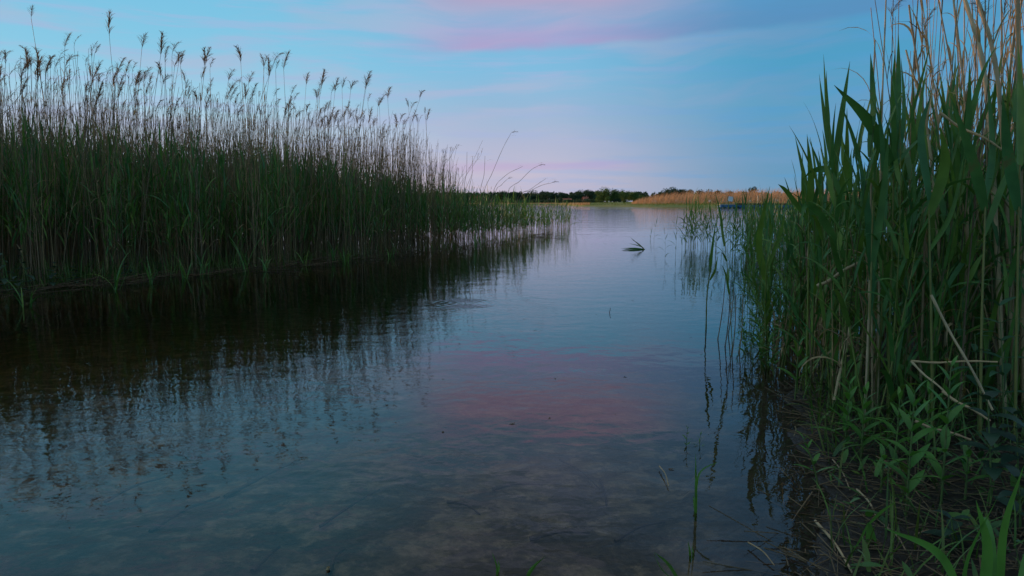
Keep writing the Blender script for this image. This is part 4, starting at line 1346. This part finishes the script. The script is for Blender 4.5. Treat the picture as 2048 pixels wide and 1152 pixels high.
# dry reed belt on the far bank (uncountable at this distance)
n = 11000
cx = rng.uniform(1262, 2150, n)
k = rng.uniform(0, 1, n)
rr_ = np.interp(cx, SHORE_PX, SHORE_R) + 16 + np.interp(cx, [1262, 1330, 1500], [4, 26, 30]) * k
xy = np.array([polar(a_, b_) for a_, b_ in zip(cx, rr_)])
z0 = ground_z(xy[:, 0], xy[:, 1]) - 0.05
h_ = np.interp(cx, [1262, 1275, 1310, 1370, 1450, 2150], [0.9, 1.9, 3.3, 4.0, 4.3, 4.3]) * rng.uniform(0.62, 1.1, n)
v, q = blades(np.column_stack([xy, z0]), rng.normal(0.15, 0.5, n), h_, rng.uniform(0.03, 0.085, n), rng.uniform(0.0, 0.25, n), rng.uniform(0.15, 0.9, n), 4, rng.normal(0, 0.6, n), peak=0.5)
o = obj('far_reed_belt', mesh_np('far_reed_belt', v, q, M['far_reed']))
tag(o, 'orange-brown belt of dry reeds along the far shore', 'reeds', kind='stuff')
n = 9000
cx = rng.uniform(1128, 2100, n)
rr_ = np.interp(cx, SHORE_PX, SHORE_R) + rng.uniform(0, 1, n) ** 1.2 * 38
xy = np.array([polar(a_, b_) for a_, b_ in zip(cx, rr_)])
v, q = blades(np.column_stack([xy, ground_z(xy[:, 0], xy[:, 1]) - 0.05]), rng.uniform(0, 6.28, n), rng.uniform(0.25, 0.6, n), rng.uniform(0.04, 0.10, n), rng.uniform(0, 0.5, n), rng.uniform(0, 0.8, n), 2, rng.normal(0, 0.6, n))
o = obj('far_meadow_grass', mesh_np('far_meadow_grass', v, q, M['far_grass']))
tag(o, 'green grass fringe of the far bank below the dry reeds', 'grass', kind='stuff')
n = 2200
cx = rng.uniform(820, 1180, n)
rr_ = np.interp(cx, SHORE_PX, SHORE_R) + rng.uniform(2, 10, n)
xy = np.array([polar(a_, b_) for a_, b_ in zip(cx, rr_)])
v, q = blades(np.column_stack([xy, ground_z(xy[:, 0], xy[:, 1]) - 0.05]), rng.uniform(0, 6.28, n), rng.uniform(0.5, 1.1, n), rng.uniform(0.1, 0.25, n), rng.uniform(0, 0.4, n), rng.uniform(0, 0.8, n), 2)
o = obj('far_shore_sedge', mesh_np('far_shore_sedge', v, q, M['far_reed']))
tag(o, 'thin straw-coloured strip of sedge at the foot of the far wood', 'reeds', kind='stuff')


def crown_geo(rd, w, h, zc, nleaf, lobes, ls):
    """crown of small leaf faces on several uneven lobes -> quads"""
    lc = np.column_stack([rd.normal(0, 0.30, lobes) * w, rd.normal(0, 0.30, lobes) * w, zc + rd.uniform(-0.32, 0.34, lobes) * h])
    lr = rd.uniform(0.22, 0.40, lobes) * w
    i = rd.integers(0, lobes, nleaf)
    d = rd.normal(0, 1, (nleaf, 3))
    d /= np.linalg.norm(d, axis=1, keepdims=True)
    p_ = lc[i] + d * (lr[i] * rd.uniform(0.55, 1.08, nleaf))[:, None] * np.array([1, 1, 0.8 * h / w + 0.15])
    a_ = rd.normal(0, 1, (nleaf, 3))
    a_ /= np.linalg.norm(a_, axis=1, keepdims=True)
    b_ = np.cross(a_, rd.normal(0, 1, (nleaf, 3)))
    b_ /= np.linalg.norm(b_, axis=1, keepdims=True)
    s = (ls * rd.uniform(0.6, 1.4, nleaf))[:, None]
    V = np.stack([p_ - a_ * s, p_ + b_ * s * 0.6, p_ + a_ * s, p_ - b_ * s * 0.6], 1).reshape(-1, 3)
    return V, np.arange(nleaf * 4).reshape(-1, 4)


CROWN, TRUNK = [], []
for i in range(6):
    rd = np.random.default_rng(40 + i)
    CROWN.append(mesh_np('crown', *crown_geo(rd, 7.0 + i % 3, 7.5, 6.0, 1500, 9, 0.42), M['tree_leaf'], False))
    parts = [tubes(np.array([[(0, 0, -0.5), (0.05, 0, 2), (0.1, 0.05, 4.5), (0.1, 0.1, 7)]], float), np.array([[0.28, 0.22, 0.15, 0.06]]), 6)]
    for k in range(5):
        a_ = rd.uniform(0, 6.28)
        parts.append(tubes(np.array([[(0.05, 0, 2.4 + k * .5), (1.0 * math.cos(a_), 1.0 * math.sin(a_), 3.6 + k * .6), (2.2 * math.cos(a_), 2.2 * math.sin(a_), 4.8 + k * .6)]]), np.array([[0.1, 0.07, 0.03]]), 5))
    TRUNK.append(mesh_np('trunk', *join(parts), M['bark']))


def tree(px, r, H, label, i, wid=1.0, light=False, group=None):
    xy_ = polar(px, r)
    root = empty('tree', (xy_[0], xy_[1], float(ground_z(*xy_))), random.uniform(0, 6))
    s = H / 9.6
    root.scale = (s * wid, s * wid, s)
    obj('trunk', TRUNK[i % 6], root)
    if light:
        rd = np.random.default_rng(77 + i)
        cm = mesh_np('crown', *crown_geo(rd, 8.5, 8.6, 4.9, 2600, 14, 0.38), M['tree_light'], False)
    else:
        cm = CROWN[i % 6]
    obj('crown', cm, root)
    tag(root, label, 'tree', group)


tree(1212, 430, 8.0, 'rounded pale green tree standing out before the dark far wood', 0, 1.1, True)
tree(1228, 428, 7.6, 'pale green tree joined to the right side of the rounded tree', 1, 1.0, True)
tree(1248, 440, 6.4, 'smaller light green tree between the rounded tree and the dry reed belt', 2, 0.9, True)
tree(1268, 445, 6.6, 'light green tree at the left end of the dry reed belt', 3, 1.0, True)
tree(1506, 330, 6.4, 'dark round treetop rising above the dry reed belt', 4, 0.8)
tree(1120, 470, 4.5, 'brownish low tree beside the red-roofed houses', 5, 1.0)
WPX = np.concatenate([np.linspace(850, 1100, 22), np.linspace(1128, 1200, 9)])
for i, px in enumerate(WPX):
    tree(px + random.uniform(-3, 3), 640 + random.uniform(-25, 25), 9.3 * random.uniform(0.82, 1.08), 'dark tree in the front row of the far wood across the lake', i, random.uniform(0.85, 1.2), False, 'front row of the far wood')
RPXS = np.linspace(1322, 1490, 12)
for i, px in enumerate(RPXS):
    tree(px, 470 + random.uniform(-20, 20), 7.8 * random.uniform(0.92, 1.1) * (0.82 if px > 1410 else 1.0), 'dark tree whose top shows over the dry reed belt', i, 1.0, False, 'treetops behind the dry reed belt')
# wood behind, one dark mass
parts = []
rd = np.random.default_rng(5)
for px in np.linspace(700, 1290, 70):
    xy_ = polar(px + rd.uniform(-3, 3), 700 + rd.uniform(-20, 40))
    v, q = crown_geo(rd, 10, 8.6 * rd.uniform(0.9, 1.1), 5.0, 420, 6, 0.9)
    parts.append((v + np.array([xy_[0], xy_[1], float(ground_z(*xy_)) - 0.4]), q))
for px in np.linspace(1290, 2100, 80):
    xy_ = polar(px + rd.uniform(-3, 3), 560 + rd.uniform(-20, 40))
    v, q = crown_geo(rd, 9, 7.0 * rd.uniform(0.8, 1.1), 4.0, 300, 5, 0.8)
    parts.append((v + np.array([xy_[0], xy_[1], float(ground_z(*xy_)) - 0.4]), q))
for px in np.linspace(830, 1200, 60):     # low scrub at the foot of the wood
    xy_ = polar(px + rd.uniform(-3, 3), 520 + rd.uniform(-15, 40))
    v, q = crown_geo(rd, 6, 2.6 * rd.uniform(0.7, 1.3), 1.2, 160, 4, 0.5)
    parts.append((v + np.array([xy_[0], xy_[1], float(ground_z(*xy_)) - 0.2]), q))
o = obj('far_wood', mesh_np('far_wood', *join(parts), M['tree_leaf'], False))
tag(o, 'dark mass of the far wood behind the front trees', 'wood', kind='stuff')


# houses with red roofs in the wood
def box(x0, x1, y0, y1, z0, z1):
    V = np.array([(x, y, z) for z in (z0, z1) for y in (y0, y1) for x in (x0, x1)], float)
    Q = np.array([(0, 2, 3, 1), (4, 5, 7, 6), (0, 1, 5, 4), (2, 6, 7, 3), (0, 4, 6, 2), (1, 3, 7, 5)])
    return V, Q


def house(px, r, wdt, dpt, hw, hr, rot, label):
    xy_ = polar(px, r)
    root = empty('house', (xy_[0], xy_[1], float(ground_z(*xy_)) - 0.1), rot)
    w2, d2 = wdt / 2, dpt / 2
    gv = np.array([(-w2, -d2, 0), (w2, -d2, 0), (w2, d2, 0), (-w2, d2, 0), (-w2, -d2, hw), (w2, -d2, hw), (w2, d2, hw), (-w2, d2, hw), (-w2, 0, hw + hr - 0.05), (w2, 0, hw + hr - 0.05)], float)
    me = bpy.data.meshes.new('wall')
    me.from_pydata(gv.tolist(), [], [(0, 1, 5, 4), (2, 3, 7, 6), (1, 2, 6, 9, 5), (3, 0, 4, 8, 7)])
    me.materials.append(M['wall'])
    obj('wall', me, root)
    ov = 0.35
    parts = []
    for s in (-1, 1):
        a_ = np.array([(-w2 - ov, s * (d2 + ov), hw - hr * ov / d2), (w2 + ov, s * (d2 + ov), hw - hr * ov / d2), (w2 + ov, 0, hw + hr), (-w2 - ov, 0, hw + hr)])
        V = np.concatenate([a_, a_ + np.array([0, 0, 0.18])])
        parts.append((V, np.array([(0, 1, 2, 3), (4, 7, 6, 5), (0, 4, 5, 1), (1, 5, 6, 2), (2, 6, 7, 3), (3, 7, 4, 0)])))
    rf = obj('roof', mesh_np('roof', *join(parts), M['roof'], False), root)
    obj('chimney', mesh_np('chimney', *box(w2 * 0.4, w2 * 0.4 + 0.6, -0.3, 0.3, hw + hr * 0.7, hw + hr + 0.9), M['wall'], False), rf)
    for k in range(3):
        x0 = -w2 + (k + 0.5) * wdt / 3 - 0.45
        wn = obj('window', mesh_np('window', *box(x0, x0 + 0.9, -d2 - 0.06, -d2 - 0.003, 0.9, 2.0), M['white'], False), root)
        obj('pane', mesh_np('pane', *box(x0 + 0.1, x0 + 0.8, -d2 - 0.075, -d2 - 0.063, 1.0, 1.9), M['pane'], False), wn)
    tag(root, label, 'house')


house(1133, 560, 7.0, 6, 1.3, 2.0, 0.1, 'red-roofed house left of the two before the far wood')
house(1171, 545, 4.2, 4.5, 1.6, 2.6, 0.5, 'smaller steep red-roofed house left of the rounded pale tree')

# floating jetty with blue floats
JY = 146.0
j0 = gnd(1437, 416)
scal = JY / j0[1]
jx = lambda px: (px - 1024) / F * JY * 1.0 / CP * CP
root = empty('floating_jetty', (jx(1437), JY, 0))
LX = jx(1590) - jx(1437)
obj('deck', mesh_np('deck', *box(-0.2, 2.9, -1.0, 1.0, 0.62, 0.78), M['deck'], False), root)
obj('deck', mesh_np('deck', *box(2.91, LX, -1.2, 1.2, 0.66, 0.92), M['dark_rail'], False), root)
nb = 16
for i in range(nb):
    x0 = 0.1 + i * (LX - 0.2) / nb
    C = np.array([[(x0, 0.9, 0.30), (x0, -0.82, 0.30), (x0, -0.95, 0.30), (x0, -1.0, 0.30)]], float)
    v, q = tubes(C, np.array([[0.30, 0.31, 0.27, 0.02]]), 10)
    obj('float', mesh_np('float', v, q, M['blue']), root)
obj('fender', mesh_np('fender', *box(0.0, LX, -0.9, -0.6, 0.30, 0.618), M['blue'], False), root)
tag(root, 'floating jetty on blue floats reaching out from the right shore', 'jetty')
root = empty('notice_board', (jx(1457), JY + 0.2, 0.78))
bv, bq = box(-0.45, 0.45, -0.03, 0.03, 0.55, 1.5)
bo = obj('board', mesh_np('board', bv, bq, M['white'], False), root)
bo.rotation_euler.y = R(9)
for s in (-0.3, 0.3):
    obj('post', mesh_np('post', *box(s - 0.04 - 0.15 * 0, s + 0.04, 0.035, 0.11, 0, 1.45 if s > 0 else 1.75), M['dark_rail'], False), root)
tag(root, 'white notice board on dark posts at the end of the jetty', 'sign')
root = empty('mooring_post', (jx(1513), JY + 0.3, 0.92))
obj('post', cane_mesh('post', [(0, 0, 0), (0.02, 0, 0.8), (0.0, 0, 1.45)], 0.11, 0.10, M['cream'], 8, 8, False), root)
obj('cap', mesh_np('cap', *tubes(np.array([[(0, 0, 1.45), (0, 0, 1.5), (0, 0, 1.53)]], float), np.array([[0.12, 0.12, 0.02]]), 8), M['cream']), root)
tag(root, 'pale upright mooring post on the jetty deck', 'post')
